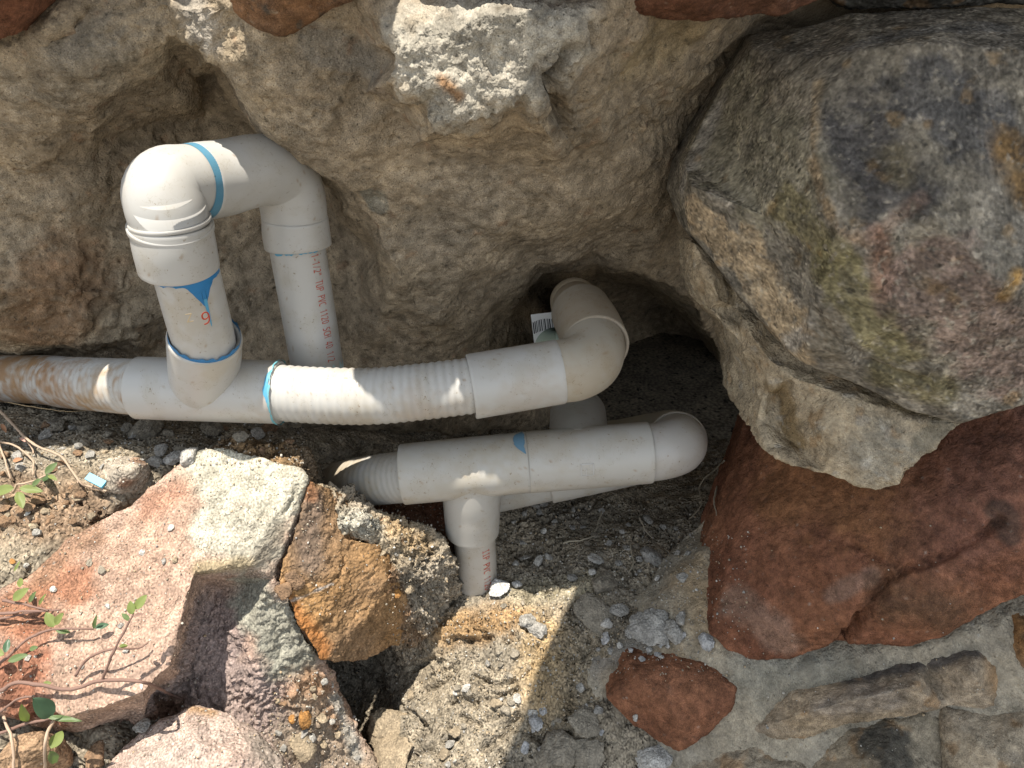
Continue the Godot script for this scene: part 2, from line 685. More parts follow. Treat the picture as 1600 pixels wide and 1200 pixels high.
# a flat mark that lies on a round pipe: strip between two edges given by angle. axis a -> b, ref = direction of angle 0
func wrap_patch(a: Vector3, b: Vector3, r: float, ref: Vector3, ang0: float, ang1: float, edges: Callable, parent: Node3D, mat: Material, called := "primer_stain") -> MeshInstance3D:
	var axis := (b - a).normalized()
	var s := (ref - axis * ref.dot(axis)).normalized()
	var up := axis.cross(s)
	var v := PackedVector3Array()
	var n := PackedVector3Array()
	var t := PackedInt32Array()
	var cols := maxi(10, int(absf(ang1 - ang0) * 22.0))
	var ragged := noise(91, 0.35, 3)
	var rows := 6
	for i in cols + 1:
		var ang := lerpf(ang0, ang1, float(i) / cols)
		var e: Vector2 = edges.call(ang)
		e += Vector2(ragged.get_noise_2d(ang * 9.0, r * 900.0), ragged.get_noise_2d(ang * 11.0, r * 700.0 + 50.0)) * 0.0014
		var dir := s * cos(ang) + up * sin(ang)
		for j in rows + 1:
			var y := lerpf(e.x, e.y, float(j) / rows)
			v.append(a + axis * y + dir * r - parent.position)
			n.append(dir)
	for i in cols:
		for j in rows:
			var q := i * (rows + 1) + j
			t.append_array([q, q + 1, q + rows + 2, q, q + rows + 2, q + rows + 1])
	return mesh_node(called, pack(v, n, PackedColorArray(), t), mat, parent)

# lettering printed along a pipe
func print_on(text: String, a: Vector3, axis: Vector3, facing: Vector3, r: float, height: float, parent: Node3D, mat: Material, squash := 1.0) -> void:
	var tm := TextMesh.new()
	var f := SystemFont.new()
	f.font_names = PackedStringArray(["Droid Sans Mono"])
	tm.font = f
	tm.text = text
	tm.font_size = 64
	tm.pixel_size = height / 46.0
	tm.depth = 0.0
	tm.curve_step = 2.0
	tm.horizontal_alignment = HORIZONTAL_ALIGNMENT_LEFT
	var arr := tm.get_mesh_arrays()
	var src: PackedVector3Array = arr[Mesh.ARRAY_VERTEX]
	var idx: PackedInt32Array = arr[Mesh.ARRAY_INDEX]
	var s := (facing - axis * facing.dot(axis)).normalized()
	var up := axis.cross(s)
	var v := PackedVector3Array()
	var n := PackedVector3Array()
	for p in src:
		var ang := -p.y / r
		var dir := s * cos(ang) + up * sin(ang)
		v.append(a + axis * p.x * squash + dir * (r + 0.0004) - parent.position)
		n.append(dir)
	mesh_node("lettering", pack(v, n, PackedColorArray(), idx), mat, parent)

# small broken stones: shapes shared between alike pieces
var chip_shapes := {}
func chip_mesh(kind: int, flatness: float) -> ArrayMesh:
	var key := "%d_%.2f" % [kind, flatness]
	if chip_shapes.has(key):
		return chip_shapes[key]
	var rng := RandomNumberGenerator.new()
	rng.seed = 900 + kind * 13
	var planes := []
	for i in 11:
		var d := Vector3(rng.randfn(), rng.randfn() * 0.8, rng.randfn()).normalized()
		planes.append([d, rng.randf_range(0.62, 1.0)])
	var v := PackedVector3Array()
	var t := PackedInt32Array()
	var cols := 44
	var rows := 26
	var nz := noise(800 + kind, 2.2, 3)
	for j in rows + 1:
		for i in cols:
			var th := PI * j / rows
			var ph := TAU * i / cols
			var d := Vector3(sin(th) * cos(ph), cos(th), sin(th) * sin(ph))
			var r := 1.15
			for p in planes:
				var dp := d.dot(p[0])
				if dp > 0.05:
					r = minf(r, float(p[1]) / dp)
			r *= 1.0 + 0.16 * nz.get_noise_3dv(d * 1.4) + 0.07 * nz.get_noise_3dv(d * 6.0 + Vector3(3, 3, 3))
			var q := d * r * 0.5
			q.y *= flatness
			v.append(q)
	for j in rows:
		for i in cols:
			var a := j * cols + i
			var b := j * cols + (i + 1) % cols
			t.append_array([a, b + cols, b, a, a + cols, b + cols])
	chip_shapes[key] = pack(v, normals(v, t), PackedColorArray(), t)
	return chip_shapes[key]

func grain_mesh() -> ArrayMesh:
	var v := PackedVector3Array()
	var t := PackedInt32Array()
	for j in 5:
		for i in 6:
			var th := PI * j / 4.0
			var d := Vector3(sin(th) * cos(TAU * i / 6.0 + j * 0.4), cos(th), sin(th) * sin(TAU * i / 6.0 + j * 0.4))
			v.append(d * (0.42 + 0.12 * sin(i * 2.7 + j * 1.9)))
	for j in 4:
		for i in 6:
			var a := j * 6 + i
			var b := j * 6 + (i + 1) % 6
			t.append_array([a, b + 6, b, a, a + 6, b + 6])
	return pack(v, normals(v, t), PackedColorArray(), t)

func chip(called: String, px: float, py: float, w: float, h: float, mat: Material, label: String, category: String, kind: int, turn: float, group := "", lift := 0.25) -> MeshInstance3D:
	var u := under(px, py)
	var size := w / FOCAL * float(u[0])
	var tall := clampf(h / w, 0.3, 1.0)
	var o := MeshInstance3D.new()
	o.name = numbered(called)
	o.mesh = chip_mesh(kind % 9, 0.34 + 0.22 * (kind % 3))
	o.material_override = mat
	add_child(o)
	var up: Vector3 = (u[2] as Vector3).lerp(Vector3.UP, 0.35).normalized()
	var b := Basis(Quaternion(Vector3.UP, up)) * Basis(Vector3.UP, turn)
	o.transform = Transform3D(b.scaled_local(Vector3(size * 1.08, size * 0.8, size * 1.08 * clampf(tall * 1.35, 0.4, 1.1))), at(px, py, float(u[0])) + up * size * lift * 0.34)
	tag(o, label, category, group)
	return o

func leaf_mesh(long: float, wide: float, bend: float, fold: float) -> ArrayMesh:
	var v := PackedVector3Array()
	var t := PackedInt32Array()
	var rows := 10
	var cols := 6
	for j in rows + 1:
		var s := float(j) / rows
		var w := pow(sin(PI * pow(s, 0.85)), 0.75) * wide * 0.5
		for i in cols + 1:
			var x := (float(i) / cols - 0.5) * 2.0
			v.append(Vector3(x * w, absf(x) * w * fold - s * s * bend * long + 0.04 * long * sin(s * 9.0 + x * 2.0) * absf(x) * 0.5, -s * long))
	for j in rows:
		for i in cols:
			var a := j * (cols + 1) + i
			t.append_array([a, a + cols + 2, a + 1, a, a + cols + 1, a + cols + 2])
	var m := pack(v, normals(v, t), PackedColorArray(), t)
	return m

# one leaf from its stalk point toward another picture place, at a height over the rock
func leaf(parent: Node3D, x0: float, y0: float, x1: float, y1: float, wide: float, lift0: float, lift1: float, mat: Material, bend := 0.12, fold := 0.25, roll := 0.0) -> void:
	var a := over(x0, y0, lift0)
	var b := over(x1, y1, lift1)
	var long := a.distance_to(b)
	if long > 0.05:
		b = a + (b - a).normalized() * 0.05
		long = 0.05
	var z := -(b - a).normalized()
	var up := (CAM - a).normalized().lerp(Vector3.UP, 0.4)
	var x := up.cross(z).normalized()
	var y := z.cross(x).normalized()
	var o := mesh_node("leaf", leaf_mesh(long * 0.88, wide / FOCAL * 0.50, bend, fold), mat, parent)
	o.transform = Transform3D(Basis(x, y, z) * Basis(Vector3.BACK, roll), a - parent.position)

func stem(parent: Node3D, path: Array, r0: float, r1: float, mat: Material, called := "stem") -> void:
	var pts := []
	for p in path:
		pts.append(over(p[0], p[1], p[2]))
	mesh_node(called, tube(pts, r0, r1, 7, 0.003, 0.0006), mat, parent, (pts[0] as Vector3) - parent.position)

# ---------------------------------------------------------------- the scene
func _ready() -> void:
	# camera
	var cam := Camera3D.new()
	cam.name = "camera"
	cam.fov = rad_to_deg(2.0 * atan(600.0 / FOCAL))
	cam.near = 0.02
	cam.far = 400.0
	add_child(cam)
	cam.transform = Transform3D(cam_basis, CAM)
	cam.current = true
	# sky and exposure
	var sky_mat := ProceduralSkyMaterial.new()
	sky_mat.sky_top_color = Color(0.70, 0.75, 0.81)
	sky_mat.sky_horizon_color = Color(0.93, 0.92, 0.90)
	sky_mat.sky_curve = 0.25
	sky_mat.ground_bottom_color = Color(0.50, 0.46, 0.40)
	sky_mat.ground_horizon_color = Color(0.62, 0.60, 0.56)
	sky_mat.sky_energy_multiplier = 1.05
	var sky := Sky.new()
	sky.sky_material = sky_mat
	var env := Environment.new()
	env.background_mode = Environment.BG_SKY
	env.sky = sky
	env.tonemap_mode = Environment.TONE_MAPPER_LINEAR
	env.tonemap_exposure = 1.75
	env.sdfgi_enabled = true
	env.ssao_enabled = true
	env.ssil_enabled = true
	var we := WorldEnvironment.new()
	we.name = "world_environment"
	we.environment = env
	add_child(we)
	# sun, almost overhead and a little from the left
	var sun := DirectionalLight3D.new()
	sun.name = "sun"
	sun.light_energy = 1.6
	sun.light_color = Color(1.0, 0.965, 0.91)
	sun.light_angular_distance = 0.5
	sun.shadow_enabled = true
	add_child(sun)
	sun.basis = Basis.looking_at(Vector3(0.12, -1.0, -0.03).normalized(), Vector3.FORWARD)

	make_materials()
	build_ground()
	build_wall()
	build_rocks()
	build_upper_pipes()
	build_lower_pipes()
	build_chips()
	build_plants()
	print("ready ", Time.get_ticks_msec(), " ms")

func build_ground() -> void:
	# the land round the wall, far below and behind the camera
	var land := PlaneMesh.new()
	land.size = Vector2(160.0, 160.0)
	var lm := StandardMaterial3D.new()
	lm.albedo_color = lin(0.27, 0.23, 0.17).linear_to_srgb()
	lm.albedo_texture = (mats["soil"] as StandardMaterial3D).albedo_texture
	lm.uv1_triplanar = true
	lm.uv1_world_triplanar = true
	lm.uv1_scale = Vector3.ONE * 2.0
	lm.roughness = 0.97
	var far := mesh_node("ground", land, lm, self, Vector3(0, -0.06, 0))
	far.set_meta("kind", "structure")
	var pts := [
		[-700, 560, 0.80], [-300, 600, 0.82], [-60, 612, 0.84], [60, 640, 0.80], [160, 655, 0.77], [260, 668, 0.76], [380, 672, 0.77], [500, 680, 0.80], [600, 690, 0.85], [760, 690, 0.95], [880, 676, 1.16], [1000, 664, 1.5], [1120, 664, 1.6], [1250, 690, 1.5], [1500, 700, 1.4],
		[-300, 680, 0.74], [-40, 660, 0.745], [60, 690, 0.71], [130, 705, 0.695], [220, 705, 0.705], [330, 700, 0.71], [430, 700, 0.72], [500, 715, 0.775], [580, 740, 0.84], [700, 745, 0.88], [800, 750, 0.90], [900, 750, 0.92], [1000, 745, 0.945], [1090, 745, 0.95], [1170, 740, 0.93],
		[600, 800, 0.82], [680, 800, 0.815], [800, 800, 0.855], [880, 810, 0.86], [970, 810, 0.86], [1060, 800, 0.86], [1130, 790, 0.86],
		[640, 880, 0.80], [745, 910, 0.785], [800, 870, 0.81], [880, 870, 0.80], [960, 870, 0.79], [1030, 860, 0.79],
		[680, 940, 0.775], [760, 940, 0.765], [830, 925, 0.765], [900, 920, 0.762], [960, 930, 0.75], [1010, 920, 0.75],
		[620, 1000, 0.80], [690, 990, 0.755], [760, 975, 0.745], [830, 980, 0.735], [900, 980, 0.73], [980, 1000, 0.712], [720, 1020, 0.745],
		[580, 1050, 0.83], [540, 1090, 0.84], [600, 1100, 0.80], [650, 1060, 0.765], [720, 1070, 0.725], [800, 1060, 0.712], [870, 1060, 0.706], [940, 1070, 0.70],
		[560, 1150, 0.80], [610, 1140, 0.745], [690, 1140, 0.705], [780, 1140, 0.695], [860, 1140, 0.69], [950, 1150, 0.682], [1050, 1180, 0.672],
		[560, 1200, 0.76], [640, 1210, 0.69], [760, 1220, 0.675], [880, 1220, 0.67], [1000, 1230, 0.66], [1150, 1260, 0.65],
		[480, 1330, 0.66], [640, 1330, 0.64], [860, 1340, 0.63], [1100, 1350, 0.62], [300, 1400, 0.60], [700, 1600, 0.56], [1100, 1600, 0.55],
		[0, 740, 0.668], [60, 745, 0.668], [130, 760, 0.665], [210, 740, 0.68], [0, 800, 0.645], [70, 810, 0.64], [150, 800, 0.65], [-60, 880, 0.62], [20, 900, 0.615], [60, 1000, 0.61], [-60, 1050, 0.585], [30, 1090, 0.60], [100, 1150, 0.60], [-40, 1180, 0.565], [60, 1200, 0.575], [200, 1230, 0.585], [100, 1350, 0.55],
		[-350, 900, 0.60], [-350, 1200, 0.54], [-700, 900, 0.60], [-700, 1400, 0.52], [-200, 1500, 0.52], [300, 1700, 0.52], [-600, 1800, 0.47], [600, 1900, 0.52], [1200, 1900, 0.5], [1700, 1700, 0.5], [1400, 1450, 0.56]]
	var look := {
		"base": lin(0.37, 0.315, 0.235), "tint": lin(0.31, 0.27, 0.21),
		"rough": [[14.0, 0.008, 3], [50.0, 0.0026, 4], [240.0, 0.0010, 2]],
		"zone": Rect2(-60, 590, 1330, 680),
		"clods": [24.0, 0.008, 0.13, 0.6], "tones": [0.12, 0.16, 0.22],
		"specks": [[420.0, 0.56, Color(0.62, 0.60, 0.55, 0.8)], [300.0, 0.60, Color(0.10, 0.08, 0.06, 0.7)]],
		"patches": [
			[700, 985, 800, 965, 26, Color(0.42, 0.26, 0.12, 0.8), 0.5], [850, 985, 850, 1090, 36, Color(0.46, 0.32, 0.16, 0.75), 0.6], [930, 1040, 890, 1100, 45, Color(0.30, 0.24, 0.16, 0.7), 0.6],
			[810, 925, 920, 915, 22, Color(0.42, 0.37, 0.26, 0.8), 0.5],
			[0, 780, 110, 800, 60, Color(0.30, 0.20, 0.13, 0.8), 0.4]]}
	look["cracks"] = []
	for line in [[[657, 1077], [692, 1065], [715, 1040]], [[745, 1057], [777, 1072], [800, 1065]], [[778, 1086], [802, 1080]], [[667, 1142], [642, 1112], [612, 1116]], [[760, 1168], [785, 1150], [812, 1118]], [[690, 1156], [714, 1157]], [[640, 1045], [676, 1030]], [[720, 1120], [752, 1135]], [[700, 1100], [728, 1092], [742, 1100]], [[640, 1180], [670, 1165], [690, 1185]], [[830, 1150], [862, 1158], [890, 1148]], [[880, 1200], [905, 1165]], [[700, 1000], [726, 1004], [770, 996]]]:
		look["cracks"].append([line, 9.0, 0.012])
	var g := rock("soil", cage_sheet(pts), look, "soil", 100, 0.0032, self, 2)
	g.name = "terrain"
	g.set_meta("kind", "structure")

func build_wall() -> void:
	var wall := thing("stone_wall", "mortared wall of brown, red and grey stones around a scooped hollow", "wall", Vector3.ZERO)
	var tan_ := lin(0.455, 0.37, 0.26)
	# back of the hollow and the overhang above it
	var pts := [
		[-700, -420, 0.43], [-200, -420, 0.425], [200, -420, 0.445], [800, -420, 0.42], [1400, -420, 0.43], [2200, -420, 0.44],
		[-700, -150, 0.49], [-100, -150, 0.474], [120, -150, 0.508], [300, -150, 0.506], [640, -150, 0.474], [900, -150, 0.474], [1250, -150, 0.52], [1700, -150, 0.58],
		[-60, -30, 0.496], [60, -20, 0.520], [150, 5, 0.535], [230, 0, 0.537], [300, 0, 0.524], [420, -20, 0.496], [560, -20, 0.496], [700, -20, 0.496], [850, -20, 0.496], [1000, -20, 0.50], [1150, -20, 0.54], [1400, -20, 0.62],
		[-60, 60, 0.525], [30, 80, 0.53], [85, 32, 0.512], [110, 50, 0.53], [130, 90, 0.535], [180, 35, 0.535], [200, 90, 0.55], [265, 60, 0.548], [288, 15, 0.522], [318, 25, 0.517], [325, 60, 0.522], [345, 50, 0.526], [330, 90, 0.536], [420, 80, 0.52], [500, 40, 0.52], [560, 70, 0.535],
		[608, 90, 0.53], [622, 80, 0.482], [690, 50, 0.474], [760, 25, 0.468], [830, 15, 0.466], [900, 25, 0.472], [960, 60, 0.505], [1040, 60, 0.555], [1110, 90, 0.62], [1160, 120, 0.70], [1200, 40, 0.66],
		[622, 115, 0.490], [690, 105, 0.481], [770, 90, 0.477], [840, 90, 0.477], [900, 100, 0.485], [636, 150, 0.492], [690, 140, 0.482], [740, 140, 0.482], [820, 145, 0.482], [870, 150, 0.498], [700, 190, 0.492], [645, 180, 0.54], [770, 190, 0.494], [840, 190, 0.498], [720, 215, 0.56], [800, 215, 0.56],
		[-60, 160, 0.575], [60, 160, 0.585], [150, 160, 0.59], [240, 110, 0.58], [300, 110, 0.67], [338, 108, 0.69], [350, 98, 0.528], [382, 148, 0.540], [368, 158, 0.71], [450, 140, 0.535], [560, 150, 0.56], [610, 170, 0.56], [930, 160, 0.545], [1000, 140, 0.58], [1060, 180, 0.67], [1120, 200, 0.75],
		[-60, 260, 0.64], [60, 260, 0.655], [150, 240, 0.67], [220, 195, 0.70], [320, 180, 0.745], [398, 203, 0.745], [412, 192, 0.565], [440, 226, 0.585], [428, 243, 0.765], [520, 230, 0.58], [640, 240, 0.595], [760, 250, 0.61], [880, 250, 0.62], [960, 250, 0.64], [1020, 270, 0.69], [1080, 270, 0.75], [1140, 320, 0.83],
		[-60, 360, 0.665], [40, 350, 0.68], [120, 370, 0.695], [200, 330, 0.72], [300, 330, 0.76], [380, 390, 0.79], [460, 300, 0.76], [498, 285, 0.735], [510, 268, 0.615], [555, 302, 0.635], [585, 345, 0.655], [598, 385, 0.665], [584, 395, 0.755], [520, 360, 0.77], [640, 340, 0.655], [740, 340, 0.66], [860, 340, 0.68], [950, 340, 0.71], [1020, 360, 0.77], [1090, 400, 0.87], [1160, 430, 0.93],
		[-60, 450, 0.67], [40, 450, 0.685], [130, 460, 0.70], [200, 460, 0.73], [300, 450, 0.78], [400, 470, 0.80], [540, 460, 0.79], [600, 432, 0.735], [625, 425, 0.685], [640, 420, 0.695], [720, 420, 0.705], [780, 425, 0.735], [840, 408, 0.765], [930, 402, 0.80], [1010, 424, 0.85], [1082, 472, 0.93], [850, 446, 1.10], [932, 430, 1.35], [1008, 450, 1.45], [1070, 496, 1.5], [1200, 490, 1.45],
		[-60, 515, 0.70], [40, 525, 0.72], [130, 535, 0.735], [210, 530, 0.76], [400, 540, 0.80], [520, 540, 0.80], [590, 500, 0.77], [660, 500, 0.755], [690, 480, 0.74], [740, 500, 0.80], [795, 465, 0.81], [800, 500, 0.92], [860, 500, 1.25], [940, 500, 1.5], [1040, 520, 1.6], [1140, 580, 1.65], [1230, 600, 1.45],
		[-120, 560, 0.84], [30, 556, 0.83], [130, 558, 0.80], [230, 570, 0.80], [420, 590, 0.80], [560, 590, 0.81], [680, 570, 0.82], [780, 570, 0.93], [860, 580, 1.25], [960, 600, 1.55], [1060, 610, 1.65], [1150, 650, 1.65], [1230, 680, 1.55],
		[-120, 640, 0.86], [60, 665, 0.83], [250, 690, 0.82], [420, 700, 0.83], [560, 700, 0.88], [700, 700, 0.98], [860, 700, 1.22], [1000, 690, 1.62], [1120, 695, 1.72], [1230, 720, 1.6],
		[-700, 200, 0.60], [-700, 500, 0.66], [-700, 750, 0.80], [-300, 100, 0.56], [-300, 350, 0.65], [-300, 560, 0.76], [-400, 720, 0.84], [1500, 500, 1.2], [1500, 200, 0.85], [1500, 800, 1.25]]
	var look := {
		"base": tan_, "tint": lin(0.395, 0.325, 0.235),
		"rough": [[8.0, 0.012, 3], [30.0, 0.0032, 3], [110.0, 0.0013, 4], [420.0, 0.0006, 2]],
		"zone": Rect2(-60, -60, 1300, 800),
		"crumble": [[690, 110, 820, 70, 120, 0.003, 120.0], [200, 20, 320, 40, 60, 0.004, 80.0], [40, 470, 150, 500, 90, 0.005, 40.0], [1010, 170, 1080, 240, 70, 0.004, 50.0]],
		"pits": [100.0, 0.52, 0.003], "tones": [0.20, 0.20, 0.18],
		"specks": [[130.0, 0.42, Color(0.08, 0.07, 0.055, 0.8)], [24.0, 0.34, Color(0.22, 0.18, 0.13, 0.6)], [330.0, 0.46, Color(0.14, 0.11, 0.08, 0.6)], [250.0, 0.44, Color(0.58, 0.49, 0.36, 0.5)], [40.0, 0.42, Color(0.36, 0.21, 0.12, 0.4)]],
		"cracks": [[[[886, 88], [868, 130], [872, 165], [884, 205]], 11.0, 0.022], [[[884, 90], [896, 80]], 13.0, 0.018], [[[922, 48], [930, 68]], 8.0, 0.012], [[[955, 140], [952, 150]], 9.0, 0.012], [[[610, 225], [660, 200], [700, 215]], 8.0, 0.006], [[[1105, 105], [1150, 90]], 14.0, 0.01], [[[905, 350], [930, 310]], 6.0, 0.004]],
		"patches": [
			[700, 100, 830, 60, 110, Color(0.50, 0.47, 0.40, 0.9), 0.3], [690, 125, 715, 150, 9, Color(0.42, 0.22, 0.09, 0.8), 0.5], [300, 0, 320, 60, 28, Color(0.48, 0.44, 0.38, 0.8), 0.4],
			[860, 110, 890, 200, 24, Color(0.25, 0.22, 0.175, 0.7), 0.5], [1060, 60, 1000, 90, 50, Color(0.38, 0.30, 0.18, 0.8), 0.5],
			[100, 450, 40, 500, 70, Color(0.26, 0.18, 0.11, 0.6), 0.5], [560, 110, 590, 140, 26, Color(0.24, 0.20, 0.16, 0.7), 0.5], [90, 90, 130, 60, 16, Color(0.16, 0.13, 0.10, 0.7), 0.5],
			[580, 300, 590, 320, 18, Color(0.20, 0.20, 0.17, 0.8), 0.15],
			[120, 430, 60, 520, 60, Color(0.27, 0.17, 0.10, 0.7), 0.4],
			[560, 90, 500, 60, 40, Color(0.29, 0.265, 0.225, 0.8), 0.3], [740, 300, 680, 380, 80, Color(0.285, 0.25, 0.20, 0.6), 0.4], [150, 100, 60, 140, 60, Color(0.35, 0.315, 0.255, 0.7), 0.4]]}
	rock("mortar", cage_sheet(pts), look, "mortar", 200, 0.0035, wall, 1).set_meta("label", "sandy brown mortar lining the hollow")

	# mortar bed between the stones at lower right
	var pts2 := [
		[1300, 640, 0.86], [1225, 690, 0.80], [1190, 740, 0.785], [1165, 770, 0.785], [1120, 815, 0.79], [1060, 850, 0.79], [1020, 890, 0.775], [990, 930, 0.755], [960, 975, 0.735],
		[1200, 800, 0.73], [1150, 830, 0.725], [1100, 860, 0.722], [1060, 900, 0.715], [1030, 950, 0.707], [1000, 1000, 0.70], [940, 1010, 0.712], [900, 1040, 0.716], [885, 1090, 0.712],
		[1130, 920, 0.685], [1100, 980, 0.675], [1060, 1030, 0.678], [1000, 1045, 0.685], [950, 1065, 0.69], [920, 1110, 0.70], [940, 1150, 0.71],
		[1250, 900, 0.70], [1400, 880, 0.68], [1600, 820, 0.65], [1250, 760, 0.76], [1500, 700, 0.74], [1800, 650, 0.70],
		[1150, 1040, 0.655], [1220, 1050, 0.645], [1320, 1040, 0.626], [1440, 1015, 0.612], [1520, 985, 0.602], [1600, 960, 0.594], [1700, 930, 0.58], [1850, 860, 0.57],
		[1180, 1090, 0.648], [1175, 1120, 0.648], [1130, 1150, 0.652], [1080, 1180, 0.66], [1040, 1200, 0.672], [1200, 1160, 0.641], [1300, 1130, 0.634], [1400, 1090, 0.625], [1590, 1010, 0.588], [1600, 1060, 0.582], [1700, 1030, 0.57],
		[1180, 1220, 0.633], [1350, 1200, 0.625], [1480, 1160, 0.607], [1620, 1150, 0.583], [1750, 1150, 0.565], [1050, 1300, 0.655], [1250, 1320, 0.62], [1480, 1320, 0.58], [1750, 1320, 0.55],
		[1100, 1600, 0.60], [1500, 1600, 0.53], [2000, 1500, 0.5], [2100, 1100, 0.53], [2200, 600, 0.66]]
	var look2 := {
		"base": lin(0.45, 0.39, 0.295), "tint": lin(0.39, 0.35, 0.28),
		"rough": [[16.0, 0.004, 3], [70.0, 0.0018, 4], [300.0, 0.0009, 2]], "tones": [0.12, 0.15, 0.24],
		"specks": [[420.0, 0.52, Color(0.08, 0.07, 0.06, 0.7)], [330.0, 0.62, Color(0.65, 0.62, 0.56, 0.8)]],
		"patches": [[1060, 880, 1120, 960, 40, Color(0.40, 0.29, 0.17, 0.7), 0.6], [1180, 1060, 1300, 1045, 40, Color(0.24, 0.23, 0.19, 0.7), 0.5], [960, 1040, 1060, 1030, 25, Color(0.44, 0.34, 0.22, 0.7), 0.5], [1110, 840, 1150, 800, 20, Color(0.40, 0.27, 0.10, 0.6), 0.5], [940, 1020, 990, 1015, 30, Color(0.24, 0.225, 0.205, 0.7), 0.5]]}
	rock("mortar", cage_sheet(pts2), look2, "mortar", 230, 0.0034, wall, 2).set_meta("label", "pale sandy mortar between the lower stones")

	var into := Vector3(0.0, -0.05, -0.16)
	# the big boulder at the right
	var boulder := cage_stone(
		[[1168, 52, 0.640], [1250, 44, 0.60], [1330, 22, 0.59], [1450, 14, 0.575], [1600, 12, 0.565], [1760, 0, 0.555], [1880, 150, 0.51], [1900, 400, 0.50], [1800, 570, 0.52], [1700, 605, 0.525], [1600, 632, 0.533], [1500, 662, 0.548], [1420, 640, 0.560], [1340, 600, 0.575], [1262, 572, 0.590], [1228, 545, 0.600], [1195, 505, 0.610], [1150, 455, 0.622], [1112, 400, 0.632], [1082, 365, 0.640], [1062, 300, 0.640], [1068, 252, 0.640], [1118, 150, 0.640]],
		[[1080, 290, 0.608], [1175, 75, 0.600], [1270, 92, 0.545], [1276, 160, 0.524], [1270, 230, 0.512], [1290, 300, 0.505], [1312, 358, 0.502], [1348, 378, 0.499],
		[1430, 312, 0.483], [1345, 78, 0.517], [1450, 66, 0.500], [1600, 80, 0.492], [1560, 440, 0.476], [1720, 380, 0.474],
		[1175, 345, 0.574], [1235, 410, 0.560], [1266, 480, 0.556], [1262, 545, 0.570], [1275, 470, 0.546], [1190, 335, 0.564],
		[1340, 560, 0.552], [1460, 608, 0.534], [1400, 500, 0.513], [1330, 548, 0.546]],
		into)
	var blook := {
		"base": lin(0.31, 0.275, 0.215), "tint": lin(0.255, 0.23, 0.19),
		"rough": [[9.0, 0.002, 3], [40.0, 0.0013, 4], [170.0, 0.0006, 3]], "tones": [0.18, 0.22, 0.22],
		"specks": [[26.0, 0.15, Color(0.30, 0.27, 0.21, 0.35)], [34.0, 0.26, Color(0.10, 0.095, 0.09, 0.4)], [28.0, 0.40, Color(0.32, 0.20, 0.08, 0.45)], [120.0, 0.28, Color(0.42, 0.38, 0.31, 0.65)], [140.0, 0.30, Color(0.07, 0.065, 0.06, 0.6)]],
		"cracks": [[[[1450, 600], [1500, 540], [1560, 470], [1610, 400]], 8.0, 0.004], [[[1330, 545], [1345, 565], [1440, 600]], 8.0, 0.006]],
		"patches": [
			[1130, 190, 1230, 290, 80, Color(0.30, 0.275, 0.20, 0.75), 0.18], [1340, 200, 1400, 300, 55, Color(0.105, 0.10, 0.10, 0.85), 0.18], [1450, 140, 1530, 200, 60, Color(0.115, 0.115, 0.12, 0.75), 0.18], [1340, 70, 1560, 45, 26, Color(0.25, 0.24, 0.22, 0.8), 0.4], [1400, 240, 1410, 270, 22, Color(0.23, 0.19, 0.11, 0.6), 0.5],
			[1066, 290, 1125, 160, 15, Color(0.44, 0.41, 0.36, 0.85), 0.5], [1278, 130, 1270, 230, 8, Color(0.40, 0.31, 0.2, 0.85), 0.5], [1268, 250, 1300, 345, 11, Color(0.36, 0.27, 0.17, 0.85), 0.5], [1310, 358, 1350, 378, 10, Color(0.36, 0.26, 0.18, 0.85), 0.5], [1360, 370, 1440, 310, 10, Color(0.33, 0.23, 0.18, 0.8), 0.6],
			[1230, 320, 1300, 400, 36, Color(0.27, 0.235, 0.13, 0.8), 0.15], [1300, 420, 1400, 540, 44, Color(0.27, 0.24, 0.13, 0.85), 0.15], [1380, 590, 1470, 610, 26, Color(0.26, 0.225, 0.12, 0.8), 0.35], [1375, 375, 1385, 450, 17, Color(0.36, 0.19, 0.12, 0.7), 0.5], [1450, 440, 1580, 560, 70, Color(0.255, 0.18, 0.15, 0.75), 0.18], [1570, 230, 1600, 300, 24, Color(0.32, 0.19, 0.07, 0.8), 0.5], [1590, 430, 1570, 460, 12, Color(0.38, 0.22, 0.06, 0.8), 0.5],
			[1090, 335, 1180, 420, 34, Color(0.55, 0.43, 0.285, 0.95), 0.12], [1170, 400, 1238, 520, 46, Color(0.53, 0.415, 0.275, 0.95), 0.12],
			[1235, 535, 1265, 515, 15, Color(0.52, 0.47, 0.40, 0.9), 0.35], [1300, 500, 1290, 550, 26, Color(0.22, 0.19, 0.145, 0.9), 0.25], [1110, 305, 1140, 322, 9, Color(0.52, 0.47, 0.40, 0.85), 0.5]]}
	rock("stone", boulder, blook, "boulder", 260, 0.0030, wall, 0).set_meta("label", "large dark grey boulder with lichen and a green band")
